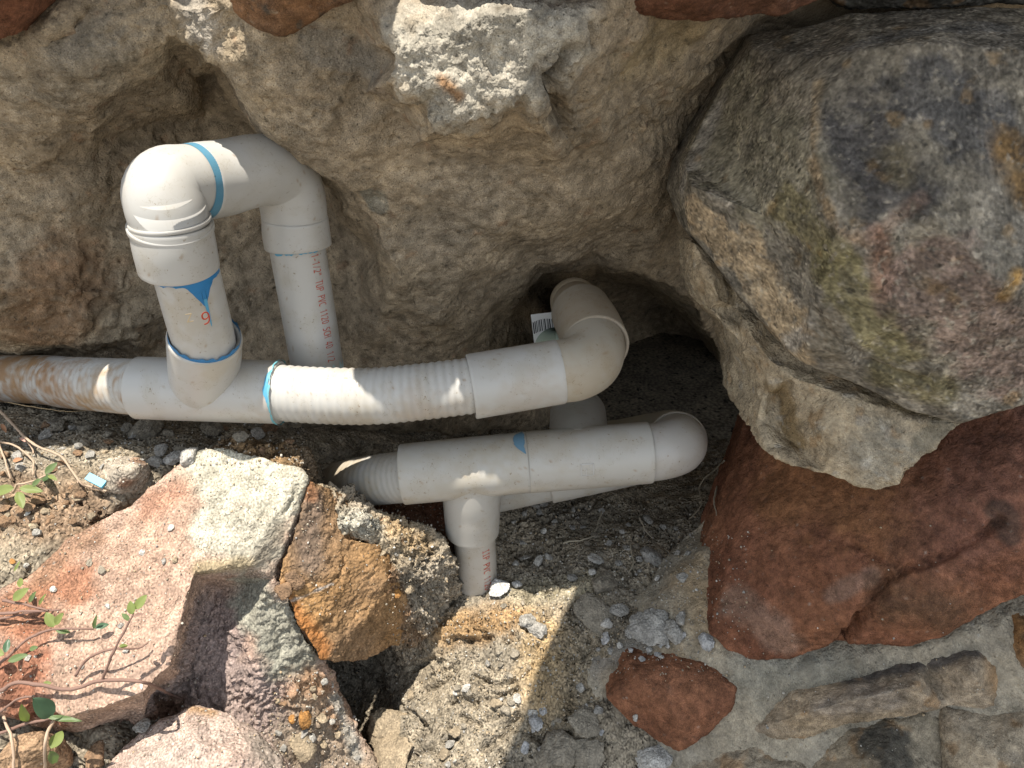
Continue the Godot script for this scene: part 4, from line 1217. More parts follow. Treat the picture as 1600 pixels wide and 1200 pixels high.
# ---------------------------------------------------------------- pipes
func build_upper_pipes() -> void:
	var run := thing("pipe_run", "upper white plastic drain pipes with a tee, a hairpin riser and blue primer", "pipe", at(330, 640, 0.66))
	var blue := plain("primer_blue", lin(0.035, 0.20, 0.46), 0.35)
	var pale_blue := plain("primer_blue_pale", lin(0.10, 0.36, 0.58), 0.4)
	var teal := plain("primer_teal", lin(0.16, 0.42, 0.52), 0.4)
	var ink := plain("print_red", lin(0.46, 0.075, 0.04), 0.6)
	for stain: StandardMaterial3D in [blue, pale_blue, teal]:
		stain.albedo_texture = (mats["pipe"] as StandardMaterial3D).albedo_texture
		stain.uv1_triplanar = true
		stain.uv1_world_triplanar = true
		stain.uv1_scale = Vector3.ONE / 0.11
	var p := Part.new()
	# ribbed pipe coming out of the mortar at the left
	var rust := lin(0.30, 0.165, 0.075)
	var mudc := lin(0.36, 0.25, 0.15)
	var l0 := at(-330, 588, 1.02)
	var l1 := at(20, 592, 0.80)
	var l2 := at(110, 598, 0.74)
	var l3 := at(235, 606, 0.668)
	add_sweep(p, [l0, l1, l2, l3], [0.0246, 0.0246, 0.0246, 0.0246], {"rib": 0.0009, "pitch": 0.0082, "seed": 3, "hollow": false,
		"mud": [[at(0, 595, 0.78), 0.07, rust, 0.85], [at(60, 610, 0.75), 0.045, rust, 0.6], [at(100, 632, 0.72), 0.045, rust, 0.75], [at(160, 640, 0.68), 0.035, mudc, 0.75], [at(212, 632, 0.65), 0.020, rust, 0.7], [at(40, 575, 0.76), 0.04, mudc, 0.5]]})
	pipe_part("ribbed_pipe", p, run, "pipe_dusty").set_meta("label", "mud-stained ribbed hose at the left")
	# tee
	var ta := at(217, 606, 0.668)
	var tb := at(437, 613, 0.662)
	var tm := ta.lerp(tb, 0.47)
	var ttop := at(320, 528, 0.618)
	p = Part.new()
	add_sweep(p, [ta, ta.lerp(tb, 0.25), ta.lerp(tb, 0.5), ta.lerp(tb, 0.75), tb], [0.0272, 0.0274, 0.0274, 0.0274, 0.0272], {"seed": 4, "mud": [[at(430, 650, 0.64), 0.02, mudc, 0.25]]})
	add_sweep(p, [tm, tm.lerp(ttop, 0.32), tm.lerp(ttop, 0.55), ttop], [0.0262, 0.0285, 0.0288, 0.0288], {"seed": 6, "mud": [[at(350, 560, 0.6), 0.03, lin(0.42, 0.35, 0.25), 0.35]]})
	var tee := pipe_part("tee", p, run)
	# primer on the joints
	var face := Vector3(0, 0.45, 0.9)
	var up_axis := (ttop - tm).normalized()
	var wob := noise(33, 1.4, 2)
	wrap_patch(ttop, ttop + up_axis, 0.0275, face, -PI, PI, func(a): return Vector2(0.0004, 0.0045 + 0.0022 * wob.get_noise_1d(a * 2.0)), run, blue)
	var t_axis := (tb - ta).normalized()
	wrap_patch(tb, tb + t_axis, 0.0283, face, -PI, PI, func(a): return Vector2(-0.0004, 0.0010 + 0.0008 * wob.get_noise_1d(a * 2.0 + 9.0)), run, teal)
	wrap_patch(tb, tb + t_axis, 0.0282, face, -0.95, 0.25, func(a): return Vector2(-0.0045 * (1.0 - pow((a + 0.35) / 0.6, 2.0)), 0.0), run, pale_blue)
	# left riser
	var r_top := at(284, 398, 0.572)
	var r_low := at(322, 545, 0.622)
	p = Part.new()
	add_sweep(p, [r_low, r_top], [0.0241, 0.0241], {"seed": 8, "hollow": false, "mud": [[at(300, 500, 0.57), 0.03, lin(0.40, 0.34, 0.25), 0.4]]})
	var riser := pipe_part("riser_pipe", p, run)
	var r_axis := (r_top - r_low).normalized()
	var r_len := r_low.distance_to(r_top)
	var cam_dir := (CAM - r_low.lerp(r_top, 0.5)).normalized()
	var low_edge := 0.0125
	wrap_patch(r_top - r_axis * low_edge, r_top, 0.0246, cam_dir, -1.15, 1.25, func(a):
		var drip: float = 0.0
		if a > -0.15 and a < 0.75:
			drip = 0.020 * pow(clampf(1.0 - absf(a - 0.30) / 0.45, 0.0, 1.0), 1.2)
		return Vector2(-0.0022 - drip - 0.0006 * wob.get_noise_1d(a * 4.0), 0.006), run, blue)
	wrap_patch(r_top - r_axis * low_edge, r_top, 0.02465, cam_dir, 0.27, 0.40, func(a): return Vector2(-0.040 + 8.0 * pow(a - 0.335, 2.0), -0.015), run, pale_blue)
	_flat_mark(run, "9", at(322, 497, 0.5575), r_axis, (cam_dir + Vector3.RIGHT * 0.45).normalized(), 0.010, ink)
	_flat_mark(run, "Z", at(296, 497, 0.552), r_axis, cam_dir, 0.007, plain("print_faded", lin(0.50, 0.40, 0.26), 0.6))
	# left elbow
	var e0 := at(280, 418, 0.578)
	var eh := at(316, 283, 0.585)
	p = Part.new()
	add_sweep(p, [e0, at(273, 385, 0.568), at(267, 352, 0.560)], [0.0290, 0.0292, 0.0286], {"seed": 9})
	add_sweep(p, [at(267, 354, 0.561), at(260, 325, 0.556), at(257, 303, 0.556), at(268, 290, 0.562), at(290, 285, 0.571), eh], [0.0272, 0.0282, 0.0285, 0.0284, 0.0272, 0.0268], {"seed": 10})
	var el := pipe_part("elbow", p, run)
	p = Part.new()
	add_sweep(p, [at(267.5, 357, 0.562), at(266.5, 351, 0.560)], [0.0300, 0.0300], {"seed": 9, "bevel": 0.0006, "step": 0.001})
	add_sweep(p, [at(266, 347, 0.559), at(265, 343, 0.558)], [0.0288, 0.0288], {"seed": 9, "bevel": 0.0006, "step": 0.001})
	mesh_node("collar", pack(p.v, normals(p.v, p.t), p.c, p.t, run.position), mats["pipe"], el)
	# right elbow
	var h0 := at(312, 284, 0.583)
	var h1 := at(345, 279, 0.597)
	var h2 := at(395, 269, 0.618)
	var h5 := at(466, 384, 0.675)
	p = Part.new()
	add_sweep(p, [h0, h1, at(375, 272, 0.608), at(400, 267, 0.618), at(424, 267, 0.631), at(444, 279, 0.645), at(455, 305, 0.656), at(460, 335, 0.664), at(463, 368, 0.671)], [0.0288, 0.0287, 0.0281, 0.0282, 0.0285, 0.0285, 0.0284, 0.0278, 0.0270], {"seed": 12})
	add_sweep(p, [at(461, 340, 0.664), at(463, 362, 0.670), h5], [0.0280, 0.0288, 0.0288], {"seed": 14})
	pipe_part("elbow", p, run)
	p = Part.new()
	add_sweep(p, [at(294, 285, 0.5732), at(306, 284, 0.5795), eh], [0.0277, 0.0282, 0.0285], {"seed": 11, "hollow": false, "color": lin(0.10, 0.27, 0.41)})
	pipe_part("primer_stain", p, run)
	# right riser with red print
	var q0 := at(462, 370, 0.672)
	var q1 := at(499, 590, 0.728)
	p = Part.new()
	add_sweep(p, [q0, q1], [0.0241, 0.0241], {"seed": 15, "hollow": false, "color": lin(0.49, 0.49, 0.485)})
	pipe_part("riser_pipe", p, run)
	var q_axis := (q1 - q0).normalized()
	var qc := (CAM - q0.lerp(q1, 0.5)).normalized()
	var q_side := qc.cross(q_axis).normalized()
	if q_side.x < 0.0:
		q_side = -q_side
	print_on("1-1/2\" TUP PVC 1120 SCH 40 1/2", q0 + q_axis * 0.012, q_axis, (qc + q_side * 0.62).normalized(), 0.0241, 0.0076, run, ink, 0.53)
	wrap_patch(h5, h5 + q_axis, 0.0245, qc, -1.3, 1.3, func(a): return Vector2(-0.001, 0.0015 + 0.0016 * clampf(wob.get_noise_1d(a * 3.0) + 0.5, 0.0, 1.0)), run, pale_blue)
	wrap_patch(q1, q1 - q_axis, 0.0244, qc, -0.6, 1.3, func(a): return Vector2(0.0, 0.016 + 0.006 * wob.get_noise_1d(a * 3.0 + 2.0)), run, plain("primer_wash", lin(0.40, 0.53, 0.55), 0.45))
	# ribbed flexible pipe to the right
	p = Part.new()
	add_sweep(p, [at(425, 613, 0.662), at(500, 618, 0.656), at(580, 619, 0.652), at(660, 612, 0.654), at(750, 601, 0.660)], [0.0240, 0.0240, 0.0240, 0.0240, 0.0240], {"rib": 0.0010, "pitch": 0.0070, "seed": 16, "hollow": false, "mud": [[at(660, 655, 0.64), 0.03, mudc, 0.3], [at(560, 660, 0.64), 0.03, lin(0.38, 0.32, 0.22), 0.35]]})
	pipe_part("ribbed_pipe", p, run)
	# coupling and the twin elbows at its end
	var c0 := at(737, 604, 0.662)
	var c1 := at(874, 581, 0.670)
	p = Part.new()
	add_sweep(p, [c0, c0.lerp(c1, 0.5), c1], [0.0284, 0.0284, 0.0284], {"seed": 17, "mud": [[at(830, 640, 0.65), 0.04, mudc, 0.2]]})
	pipe_part("coupling", p, run).set_meta("label", "smooth coupling sleeve on the hose")
	p = Part.new()
	var dust := lin(0.37, 0.30, 0.21)
	add_sweep(p, [at(871, 581, 0.670), at(900, 576, 0.670), at(922, 562, 0.678), at(927, 540, 0.694), at(922, 522, 0.715)], [0.0276, 0.0280, 0.0282, 0.0282, 0.0280], {"seed": 18, "color": lin(0.42, 0.39, 0.34), "mud": [[at(930, 590, 0.65), 0.035, dust, 0.35]]})
	pipe_part("elbow", p, run, "pipe_dusty").set_meta("label", "dusty elbow at the end of the coupling")
	p = Part.new()
	add_sweep(p, [at(931, 541, 0.694), at(921, 513, 0.728), at(908, 488, 0.765)], [0.0305, 0.0305, 0.0300], {"seed": 19, "color": lin(0.41, 0.37, 0.315), "mud": [[at(900, 500, 0.70), 0.04, dust, 0.3]]})
	add_sweep(p, [at(908, 492, 0.76), at(900, 476, 0.80), at(896, 472, 0.85), at(896, 485, 1.25)], [0.0252, 0.0252, 0.0252, 0.0252], {"seed": 20, "color": lin(0.42, 0.37, 0.30), "hollow": false, "mud": [[at(893, 450, 0.80), 0.06, dust, 0.6]]})
	pipe_part("elbow", p, run, "pipe_dusty").set_meta("label", "brown-dusted upper elbow turning back into the hollow")

	# capped stub with its barcode sticker, behind the coupling
	var cap := Node3D.new()
	cap.name = "end_cap"
	run.add_child(cap)
	cap.set_meta("label", "pale green capped stub with a barcode sticker")
	var cap_at := at(868, 545, 0.80)
	cap.position = cap_at - run.position
	p = Part.new()
	var ax := (CAM - cap_at).normalized()
	add_sweep(p, [cap_at - ax * 0.45, cap_at - ax * 0.004, cap_at + ax * 0.001], [0.0215, 0.0215, 0.018], {"seed": 22, "color": lin(0.36, 0.44, 0.38), "hollow": false})
	pipe_part("cap", p, cap)
	var disc := Part.new()
	var paper := plain("sticker_paper", lin(0.72, 0.73, 0.72), 0.45)
	var black := plain("barcode_ink", lin(0.03, 0.035, 0.04), 0.6)
	var sx := cam_basis.x.rotated(ax, 0.12)
	var sy := ax.cross(sx).normalized()
	var card := BoxMesh.new()
	card.size = Vector3(0.026, 0.040, 0.0006)
	var sticker := mesh_node("sticker", card, paper, cap)
	sticker.transform = Transform3D(Basis(sx, sy, ax), -sx * 0.0085 + sy * 0.0185 - ax * 0.004)
	var rng := RandomNumberGenerator.new()
	rng.seed = 4
	var bars := []
	var x := -0.0115
	while x < 0.011:
		var w := rng.randf_range(0.0004, 0.0013)
		bars.append([Vector3(x, 0.008 + 18.0 * -x * x, 0.0005), w])
		x += w + rng.randf_range(0.0005, 0.0011)
	# printed bars lie on the sticker
	var printed := mesh_node("barcode", joined_bars(bars, sticker.transform), black, cap)
	printed.set_meta("label", "black barcode lines")

func joined_bars(bars: Array, where: Transform3D) -> ArrayMesh:
	var st := SurfaceTool.new()
	for q in bars:
		var bar := BoxMesh.new()
		bar.size = Vector3(q[1], 0.012, 0.0002)
		st.append_from(bar, 0, where * Transform3D(Basis(), q[0]))
	return st.commit()

func _flat_mark(parent: Node3D, text: String, where: Vector3, up: Vector3, facing: Vector3, height: float, mat: Material) -> void:
	var tm := TextMesh.new()
	var f := SystemFont.new()
	f.font_names = PackedStringArray(["Droid Sans"])
	tm.font = f
	tm.text = text
	tm.font_size = 64
	tm.pixel_size = height / 46.0
	tm.depth = 0.0002
	var s := facing.slide(up).normalized()
	var right := up.cross(s).normalized()
	var o := mesh_node("lettering", tm, mat, parent)
	o.transform = Transform3D(Basis(right, up, s), where - parent.position)

func build_lower_pipes() -> void:
	var run := thing("pipe_run", "lower white plastic drain pipes with a downward tee and red print, half in shade", "pipe", at(745, 915, 0.79))
	var ink := plain("print_red", lin(0.46, 0.075, 0.04), 0.6)
	var blue := plain("primer_slate", lin(0.13, 0.24, 0.33), 0.45)
	var grey := lin(0.455, 0.45, 0.435)
	var mudc := lin(0.42, 0.34, 0.22)
	var p := Part.new()
	add_sweep(p, [at(440, 775, 0.90), at(510, 762, 0.815), at(570, 752, 0.75), at(650, 743, 0.712)], [0.0241, 0.0241, 0.0241, 0.0241], {"rib": 0.0004, "pitch": 0.0068, "seed": 31, "hollow": false, "color": grey, "mud": [[at(530, 730, 0.75), 0.05, mudc, 0.5], [at(480, 760, 0.8), 0.06, lin(0.3, 0.25, 0.2), 0.6]]})
	pipe_part("ribbed_pipe", p, run, "pipe_dusty")
	var a := at(630, 741, 0.712)
	var b := at(824, 722, 0.712)
	var m := a.lerp(b, 0.55)
	var foot := at(738, 828, 0.752)
	p = Part.new()
	add_sweep(p, [a, a.lerp(b, 0.3), a.lerp(b, 0.6), b], [0.0282, 0.0284, 0.0284, 0.0282], {"seed": 32, "color": grey, "mud": [[at(700, 740, 0.69), 0.05, lin(0.40, 0.36, 0.29), 0.4], [at(800, 690, 0.7), 0.04, lin(0.40, 0.36, 0.29), 0.4]]})
	add_sweep(p, [m, m.lerp(foot, 0.4), m.lerp(foot, 0.65), foot], [0.0270, 0.0280, 0.0272, 0.0262], {"seed": 33, "color": grey})
	pipe_part("tee", p, run)
	var axis := (b - a).normalized()
	wrap_patch(b, b - axis, 0.0289, (CAM - b).normalized(), 0.25, 1.35, func(t): return Vector2(0.0012, 0.010 * pow(sin(clampf((t - 0.25) / 1.1, 0.0, 1.0) * PI), 0.8) + 0.0012), run, blue)
	# stub into the soil
	var s0 := at(740, 820, 0.75)
	var s1 := at(748, 938, 0.805)
	p = Part.new()
	add_sweep(p, [s0, s1], [0.0205, 0.0205], {"seed": 34, "hollow": false, "color": lin(0.465, 0.45, 0.425), "mud": [[s1, 0.03, mudc, 0.7]]})
	pipe_part("stub_pipe", p, run)
	var s_axis := (s1 - s0).normalized()
	var sc := (CAM - s0.lerp(s1, 0.5)).normalized()
	var side := Vector3.RIGHT.slide(s_axis).normalized()
	print_on("2 IIP PVC 1120", s0 + s_axis * 0.008, s_axis, (sc + side * 0.42).normalized(), 0.0205, 0.0075, run, ink, 0.72)
	# second tee and its back socket
	var c := at(826, 722, 0.714)
	var d := at(1014, 707, 0.714)
	p = Part.new()
	add_sweep(p, [c, c.lerp(d, 0.3), c.lerp(d, 0.6), d], [0.0288, 0.0288, 0.0288, 0.0288], {"seed": 36, "color": grey, "mud": [[at(870, 690, 0.69), 0.04, lin(0.39, 0.34, 0.27), 0.4]]})
	add_sweep(p, [c.lerp(d, 0.42), at(904, 672, 0.775), at(903, 648, 0.815)], [0.029, 0.0295, 0.0295], {"seed": 37, "color": grey, "mud": [[at(915, 628, 0.80), 0.008, lin(0.12, 0.10, 0.07), 0.9]]})
	var t2 := pipe_part("tee", p, run)
	var cd := (d - c).normalized()
	var fr := (CAM - c.lerp(d, 0.5)).normalized()
	# moulded square mark on the sleeve
	for k in 5:
		var bx := BoxMesh.new()
		bx.size = [Vector3(0.011, 0.0008, 0.0008), Vector3(0.0008, 0.011, 0.0008), Vector3(0.0008, 0.011, 0.0008), Vector3(0.011, 0.0006, 0.0006), Vector3(0.0008, 0.006, 0.0008)][k]
		var off: Vector2 = [Vector2(0, 0.0055), Vector2(-0.0055, 0), Vector2(0.0055, 0), Vector2(0, -0.0055), Vector2(-0.001, -0.002)][k]
		var o := mesh_node("moulded_mark", bx, plain("pipe_moulding", grey, 0.4), t2)
		var upv := fr.cross(cd).normalized()
		var dirv := (fr - upv * 0.42).normalized()
		var loc := c.lerp(d, 0.48) + cd * off.x
		var ang := off.y / 0.0288
		var tilt := cd.cross(dirv).normalized()
		if tilt.y < 0.0:
			tilt = -tilt
		var dd := (dirv * cos(ang) + tilt * sin(ang)).normalized()
		o.transform = Transform3D(Basis(cd, dd.cross(cd).normalized(), dd), loc + dd * 0.0289 - run.position)
	# end elbow, turning back under the overhang
	p = Part.new()
	add_sweep(p, [at(1008, 708, 0.714), at(1036, 704, 0.716), at(1056, 697, 0.727), at(1060, 690, 0.748), at(1052, 686, 0.772)], [0.0268, 0.0268, 0.0272, 0.0272, 0.0268], {"seed": 38, "color": lin(0.44, 0.43, 0.42)})
	pipe_part("elbow", p, run)
	p = Part.new()
	add_sweep(p, [at(1058, 690, 0.757), at(1046, 686, 0.80), at(1020, 688, 0.84), at(970, 694, 0.88), at(880, 700, 1.0)], [0.0300, 0.0300, 0.0296, 0.0285, 0.028], {"seed": 39, "color": lin(0.42, 0.395, 0.355), "mud": [[at(990, 650, 0.85), 0.05, lin(0.5, 0.42, 0.3), 0.5]]})
	pipe_part("elbow", p, run, "pipe_dusty")
	# sloping pipe behind and below
	p = Part.new()
	add_sweep(p, [at(735, 775, 0.81), at(980, 722, 0.81)], [0.0232, 0.0232], {"seed": 40, "hollow": false, "color": grey})
	add_sweep(p, [at(857, 748, 0.81), at(990, 719, 0.81)], [0.0262, 0.0262], {"seed": 41, "color": grey})
	pipe_part("back_pipe", p, run, "pipe_dusty")

# ---------------------------------------------------------------- loose pieces
func build_chips() -> void:
	var fine: Texture2D = (mats["boulder"] as StandardMaterial3D).albedo_texture
	var bump: Texture2D = (mats["mortar"] as StandardMaterial3D).heightmap_texture
	var m := {}
	for k in [["grey", lin(0.36, 0.345, 0.315)], ["pale", lin(0.52, 0.50, 0.46)], ["dark", lin(0.29, 0.255, 0.20)], ["tan", lin(0.36, 0.29, 0.20)], ["orange", lin(0.46, 0.23, 0.07)], ["brown", lin(0.27, 0.17, 0.10)], ["blue_grey", lin(0.45, 0.445, 0.44)]]:
		var q := StandardMaterial3D.new()
		q.resource_name = "chip_" + str(k[0])
		q.albedo_color = ((k[1] as Color) * 1.25).linear_to_srgb()
		q.albedo_texture = fine
		q.uv1_triplanar = true
		q.uv1_world_triplanar = true
		q.uv1_scale = Vector3.ONE / 0.13
		q.roughness = 0.95
		q.heightmap_enabled = true
		q.heightmap_texture = bump
		q.heightmap_scale = 0.1
		m[k[0]] = q
	m["white"] = m["pale"].duplicate()
	m["white"].albedo_color = lin(0.80, 0.79, 0.76).linear_to_srgb()
	# [name, x, y, width, height, tone, label, turn]
	var single := [
		["stone_chip", 780, 919, 32, 30, "white", "bright white chip on the soil at the foot of the stub pipe", 0.3],
		["stone_chip", 806, 914, 17, 10, "white", "small white sliver right of the bright white chip", 0.8],
		["stone_chip", 945, 912, 42, 26, "dark", "rounded dark pebble just beyond the sunlit soil", 0.2],
		["stone_chip", 927, 962, 60, 40, "dark", "broad flat oval dark stone half on the mortar ledge", 0.5],
		["stone_chip", 965, 955, 30, 16, "grey", "thin grey flake leaning on the flat oval stone", 0.9],
		["stone_chip", 948, 975, 16, 11, "pale", "small pale pebble below the flat oval stone", 0.1],
		["stone_chip", 1020, 978, 56, 48, "grey", "largest grey mortar chip in the little heap by the red stone", 0.4],
		["stone_chip", 1050, 986, 34, 34, "grey", "second grey chip of the heap, right of the largest", 1.2],
		["stone_chip", 1064, 966, 18, 30, "grey", "narrow upright grey chip at the right end of the heap", 0.1],
		["stone_chip", 1030, 1004, 16, 10, "pale", "small pale chip under the heap of grey chips", 0.6],
		["stone_chip", 1103, 1001, 26, 20, "blue_grey", "single grey chip lying on the edge of the big red stone", 0.3],
		["stone_chip", 985, 986, 18, 22, "pale", "pale chip left of the heap of grey chips", 1.0],
		["stone_chip", 946, 998, 18, 12, "blue_grey", "pale bluish pebble on the mortar ledge", 0.2],
		["stone_chip", 929, 873, 22, 20, "pale", "bright angular chip in the dark soil under the lower pipe", 0.5],
		["stone_chip", 1018, 872, 36, 26, "grey", "grey slab chip against the tan mortar slope", 0.9],
		["stone_chip", 822, 872, 18, 14, "pale", "pale chip in the shade right of the stub pipe", 0.4],
		["stone_chip", 826, 971, 30, 18, "grey", "upper of two grey flakes on the sunlit orange soil", 0.5],
		["stone_chip", 838, 983, 32, 22, "grey", "lower of two grey flakes on the sunlit orange soil", 0.6],
		["stone_chip", 805, 1021, 14, 22, "dark", "small dark upright chip on the sunlit soil", 0.2],
		["stone_chip", 836, 1128, 22, 36, "blue_grey", "long bluish white shell-like chip in the shade at the bottom", 0.35],
		["stone_chip", 849, 1110, 14, 12, "blue_grey", "small bluish chip above the long shell-like chip", 0.2],
		["stone_chip", 820, 1168, 14, 16, "blue_grey", "oval bluish chip near the bottom edge", 0.1],
		["clod", 914, 1126, 42, 44, "dark", "dark square clod beside the small red stone", 0.4],
		["clod", 870, 1180, 66, 40, "dark", "wide dark clod at the bottom edge", 0.2],
		["clod", 918, 1178, 48, 36, "dark", "dark clod right of the wide one at the bottom edge", 0.9],
		["stone_chip", 1027, 1186, 52, 40, "pale", "pale rounded chip at the bottom edge under the small red stone", 0.5],
		["stone_chip", 993, 1121, 9, 18, "pale", "tiny pale oval chip on the small red stone", 0.1],
		["stone_chip", 244, 724, 30, 28, "pale", "left of three pale rubble lumps beside the grey rock corner", 0.3],
		["stone_chip", 270, 719, 30, 26, "pale", "middle of three pale rubble lumps beside the grey rock corner", 1.0],
		["stone_chip", 297, 713, 34, 24, "pale", "right of three pale rubble lumps beside the grey rock corner", 0.6],
		["stone_chip", 402, 679, 24, 16, "pale", "sunlit pale pebble just under the upper tee", 0.4],
		["stone_chip", 418, 671, 28, 16, "brown", "brownish pebble behind the sunlit pale one", 0.9],
		["stone_chip", 228, 672, 44, 26, "dark", "dark flat stone in the shade below the tee", 0.3],
		["stone_chip", 332, 668, 40, 22, "dark", "dark stone in the shade under the middle of the tee", 0.7],
		["stone_chip", 141, 880, 12, 12, "dark", "round dark pebble on the pink rock", 0.1],
		["stone_chip", 159, 891, 13, 10, "dark", "second dark pebble on the pink rock, right of the round one", 0.5],
		["stone_chip", 267, 824, 11, 9, "pale", "tiny pebble alone in the middle of the pink rock", 0.4],
		["stone_chip", 475, 1121, 26, 22, "orange", "orange pebble stuck on the broken side of the big rock", 0.3],
		["stone_chip", 457, 1124, 12, 10, "orange", "small orange pebble left of the larger orange one", 0.3],
		["stone_chip", 470, 1166, 38, 30, "tan", "smooth tan pebble below the orange one", 0.5],
		["stone_chip", 503, 1122, 14, 12, "tan", "small tan pebble right of the orange one", 0.5],
		["clod", 607, 1140, 54, 46, "tan", "upper round clod at the rim of the dark pit", 0.4],
		["clod", 612, 1180, 74, 50, "tan", "larger round clod below it at the bottom edge", 0.8],
		["stone_chip", 20, 878, 10, 8, "orange", "tiny orange pebble at the left edge of the soil", 0.3],
		["stone_chip", 150, 1180, 34, 26, "brown", "brown rubble lump in the gap between the pink rocks", 0.3],
		["stone_chip", 222, 1135, 26, 22, "grey", "grey rubble lump in the gap between the pink rocks", 0.8],
		["stone_chip", 620, 926, 14, 30, "orange", "reddish chip stuck in the crumbly mortar lump", 0.2],
		["stone_chip", 640, 920, 16, 12, "tan", "small tan chip right of the reddish one", 0.2],
		["stone_chip", 460, 906, 26, 22, "brown", "dark brown nodule on the ochre rock face", 0.4],
		["stone_chip", 442, 922, 24, 18, "brown", "rusty nodule below the dark brown one", 0.9]]
	for i in single.size():
		var s: Array = single[i]
		chip(s[0], s[1], s[2], s[3], s[4], m[s[5]], s[6], "clod" if s[0] == "clod" else "stone chip", i, float(s[7]) * 3.0)
	# scattered chips nobody can tell apart
	var rng := RandomNumberGenerator.new()
	rng.seed = 77
	var zones := [
		["dark soil under the lower pipes", 800, 1090, 785, 905, 42, ["pale", "grey", "dark", "grey"], 5, 15],
		["sunlit soil in front of the stub pipe", 690, 910, 925, 1100, 16, ["grey", "pale", "tan", "dark"], 5, 13],
		["shaded soil at the bottom edge", 830, 940, 1100, 1195, 16, ["grey", "blue_grey", "dark", "pale"], 5, 14],
		["mortar ledge under the big red stone", 910, 1080, 990, 1030, 14, ["grey", "pale", "blue_grey"], 5, 12],
		["pink rock among the vine stems", 40, 300, 790, 1080, 14, ["pale", "tan", "grey"], 4, 10],
		["leafy soil at the left edge", 0, 170, 700, 830, 34, ["tan", "brown", "grey", "brown"], 7, 18],
		["shaded bank under the upper pipe", 60, 480, 665, 705, 26, ["dark", "dark", "brown", "grey"], 8, 20],
		["cracked soil beside the dark pit", 600, 800, 1080, 1195, 14, ["tan", "grey", "dark"], 6, 16],
		["broken side of the big rock", 430, 560, 1060, 1195, 14, ["tan", "brown", "grey"], 5, 13]]
	for z in zones:
		for i in int(z[5]):
			var x := rng.randf_range(z[1], z[2])
			var y := rng.randf_range(z[3], z[4])
			var w := maxf(rng.randf_range(z[7], z[8]) * (0.8 + 0.5 * rng.randf()), 9.0)
			var tones: Array = z[6]
			var tone: String = tones[rng.randi() % tones.size()]
			var said := {"pale": "pale", "grey": "grey", "dark": "dark", "tan": "tan", "brown": "brown", "blue_grey": "light grey"}
			chip("small_chip", x, y, w, w * rng.randf_range(0.5, 1.0), m[tone], "small %s chip lying loose on the %s" % [said[tone], z[0]], "stone chip", rng.randi() % 9, rng.randf() * TAU, "%s chips on the %s" % [said[tone], z[0]])
	# grit too fine to count
	var grit_mat := StandardMaterial3D.new()
	grit_mat.resource_name = "grit"
	grit_mat.vertex_color_use_as_albedo = true
	grit_mat.roughness = 0.95
	var mm := MultiMesh.new()
	mm.transform_format = MultiMesh.TRANSFORM_3D
	mm.use_colors = true
	mm.mesh = grain_mesh()
	var fields := [[600, 935, 780, 1200, 2300], [935, 1100, 780, 1030, 700], [880, 1170, 830, 1060, 700], [0, 330, 740, 1110, 900], [0, 480, 660, 730, 900], [420, 580, 1050, 1200, 500], [150, 460, 1110, 1200, 300], [1180, 1500, 780, 1020, 30], [330, 480, 720, 860, 120], [470, 700, 770, 960, 250], [1180, 1590, 1020, 1195, 120]]
	var grains := []
	var shades := [lin(0.34, 0.30, 0.235), lin(0.24, 0.20, 0.15), lin(0.48, 0.45, 0.39), lin(0.40, 0.31, 0.20), lin(0.30, 0.29, 0.27), lin(0.58, 0.56, 0.52)]
	for f in fields:
		for i in int(f[4]):
			var x := rng.randf_range(f[0], f[1])
			var y := rng.randf_range(f[2], f[3])
			var u := under(x, y)
			var up: Vector3 = u[2]
			if up.y < -0.1:
				continue
			var size := rng.randf_range(1.4, 3.2) * (1.0 + 1.3 * pow(rng.randf(), 5.0)) / FOCAL * float(u[0])
			var bb := Basis(Quaternion.from_euler(Vector3(rng.randf() * TAU, rng.randf() * TAU, rng.randf() * TAU))).scaled_local(Vector3(size, size * rng.randf_range(0.4, 0.9), size * rng.randf_range(0.6, 1.0)))
			grains.append([Transform3D(bb, (u[1] as Vector3) + Vector3(rng.randf_range(-0.0015, 0.0015), 0.0, rng.randf_range(-0.0015, 0.0015)) + up * size * 0.2), shades[rng.randi() % 5] if rng.randf() < 0.96 else shades[5]])
	mm.instance_count = grains.size()
	for i in grains.size():
		mm.set_instance_transform(i, grains[i][0])
		mm.set_instance_color(i, grains[i][1])
	var grit := MultiMeshInstance3D.new()
	grit.name = "grit"
	grit.multimesh = mm
	grit.material_override = grit_mat
	add_child(grit)
	grit.set_meta("kind", "stuff")
	grit.set_meta("label", "loose grit and crumbs over the soil and rocks")
	grit.set_meta("category", "grit")
	# blue plastic offcut
	var u := over(150, 751, 0.004)
	var off := BoxMesh.new()
	off.size = Vector3(0.0165, 0.0035, 0.0065)
	var bp := mesh_node("plastic_offcut", off, plain("blue_plastic", lin(0.10, 0.42, 0.62), 0.4), self, u)
	bp.rotation = Vector3(0.35, -0.45, -0.35)
	tag(bp, "sky blue plastic offcut lying against the pale stone", "plastic")
	# fine roots hanging on the back of the hollow
	var root_mat := plain("root_pale", lin(0.34, 0.30, 0.23), 0.9)
	for q in [[[[1132, 720], [1112, 738], [1098, 750], [1092, 765], [1096, 785], [1088, 800], [1076, 812]], "pale forked root on the dark soil right of the end elbow"], [[[1120, 760], [1116, 785], [1120, 805]], "short pale root right of the forked root"], [[[940, 800], [930, 830], [918, 848]], "thin root across the dark soil"], [[[880, 848], [915, 842], [940, 832]], "thin root lying level on the dark soil"], [[[1000, 810], [1008, 828], [1018, 840]], "thin curled root near the mortar slope"], [[[985, 850], [990, 880], [982, 896]], "thin root beside the grey slab chip"]]:
		var pts := []
		for w in q[0]:
			pts.append(over(w[0], w[1], 0.003))
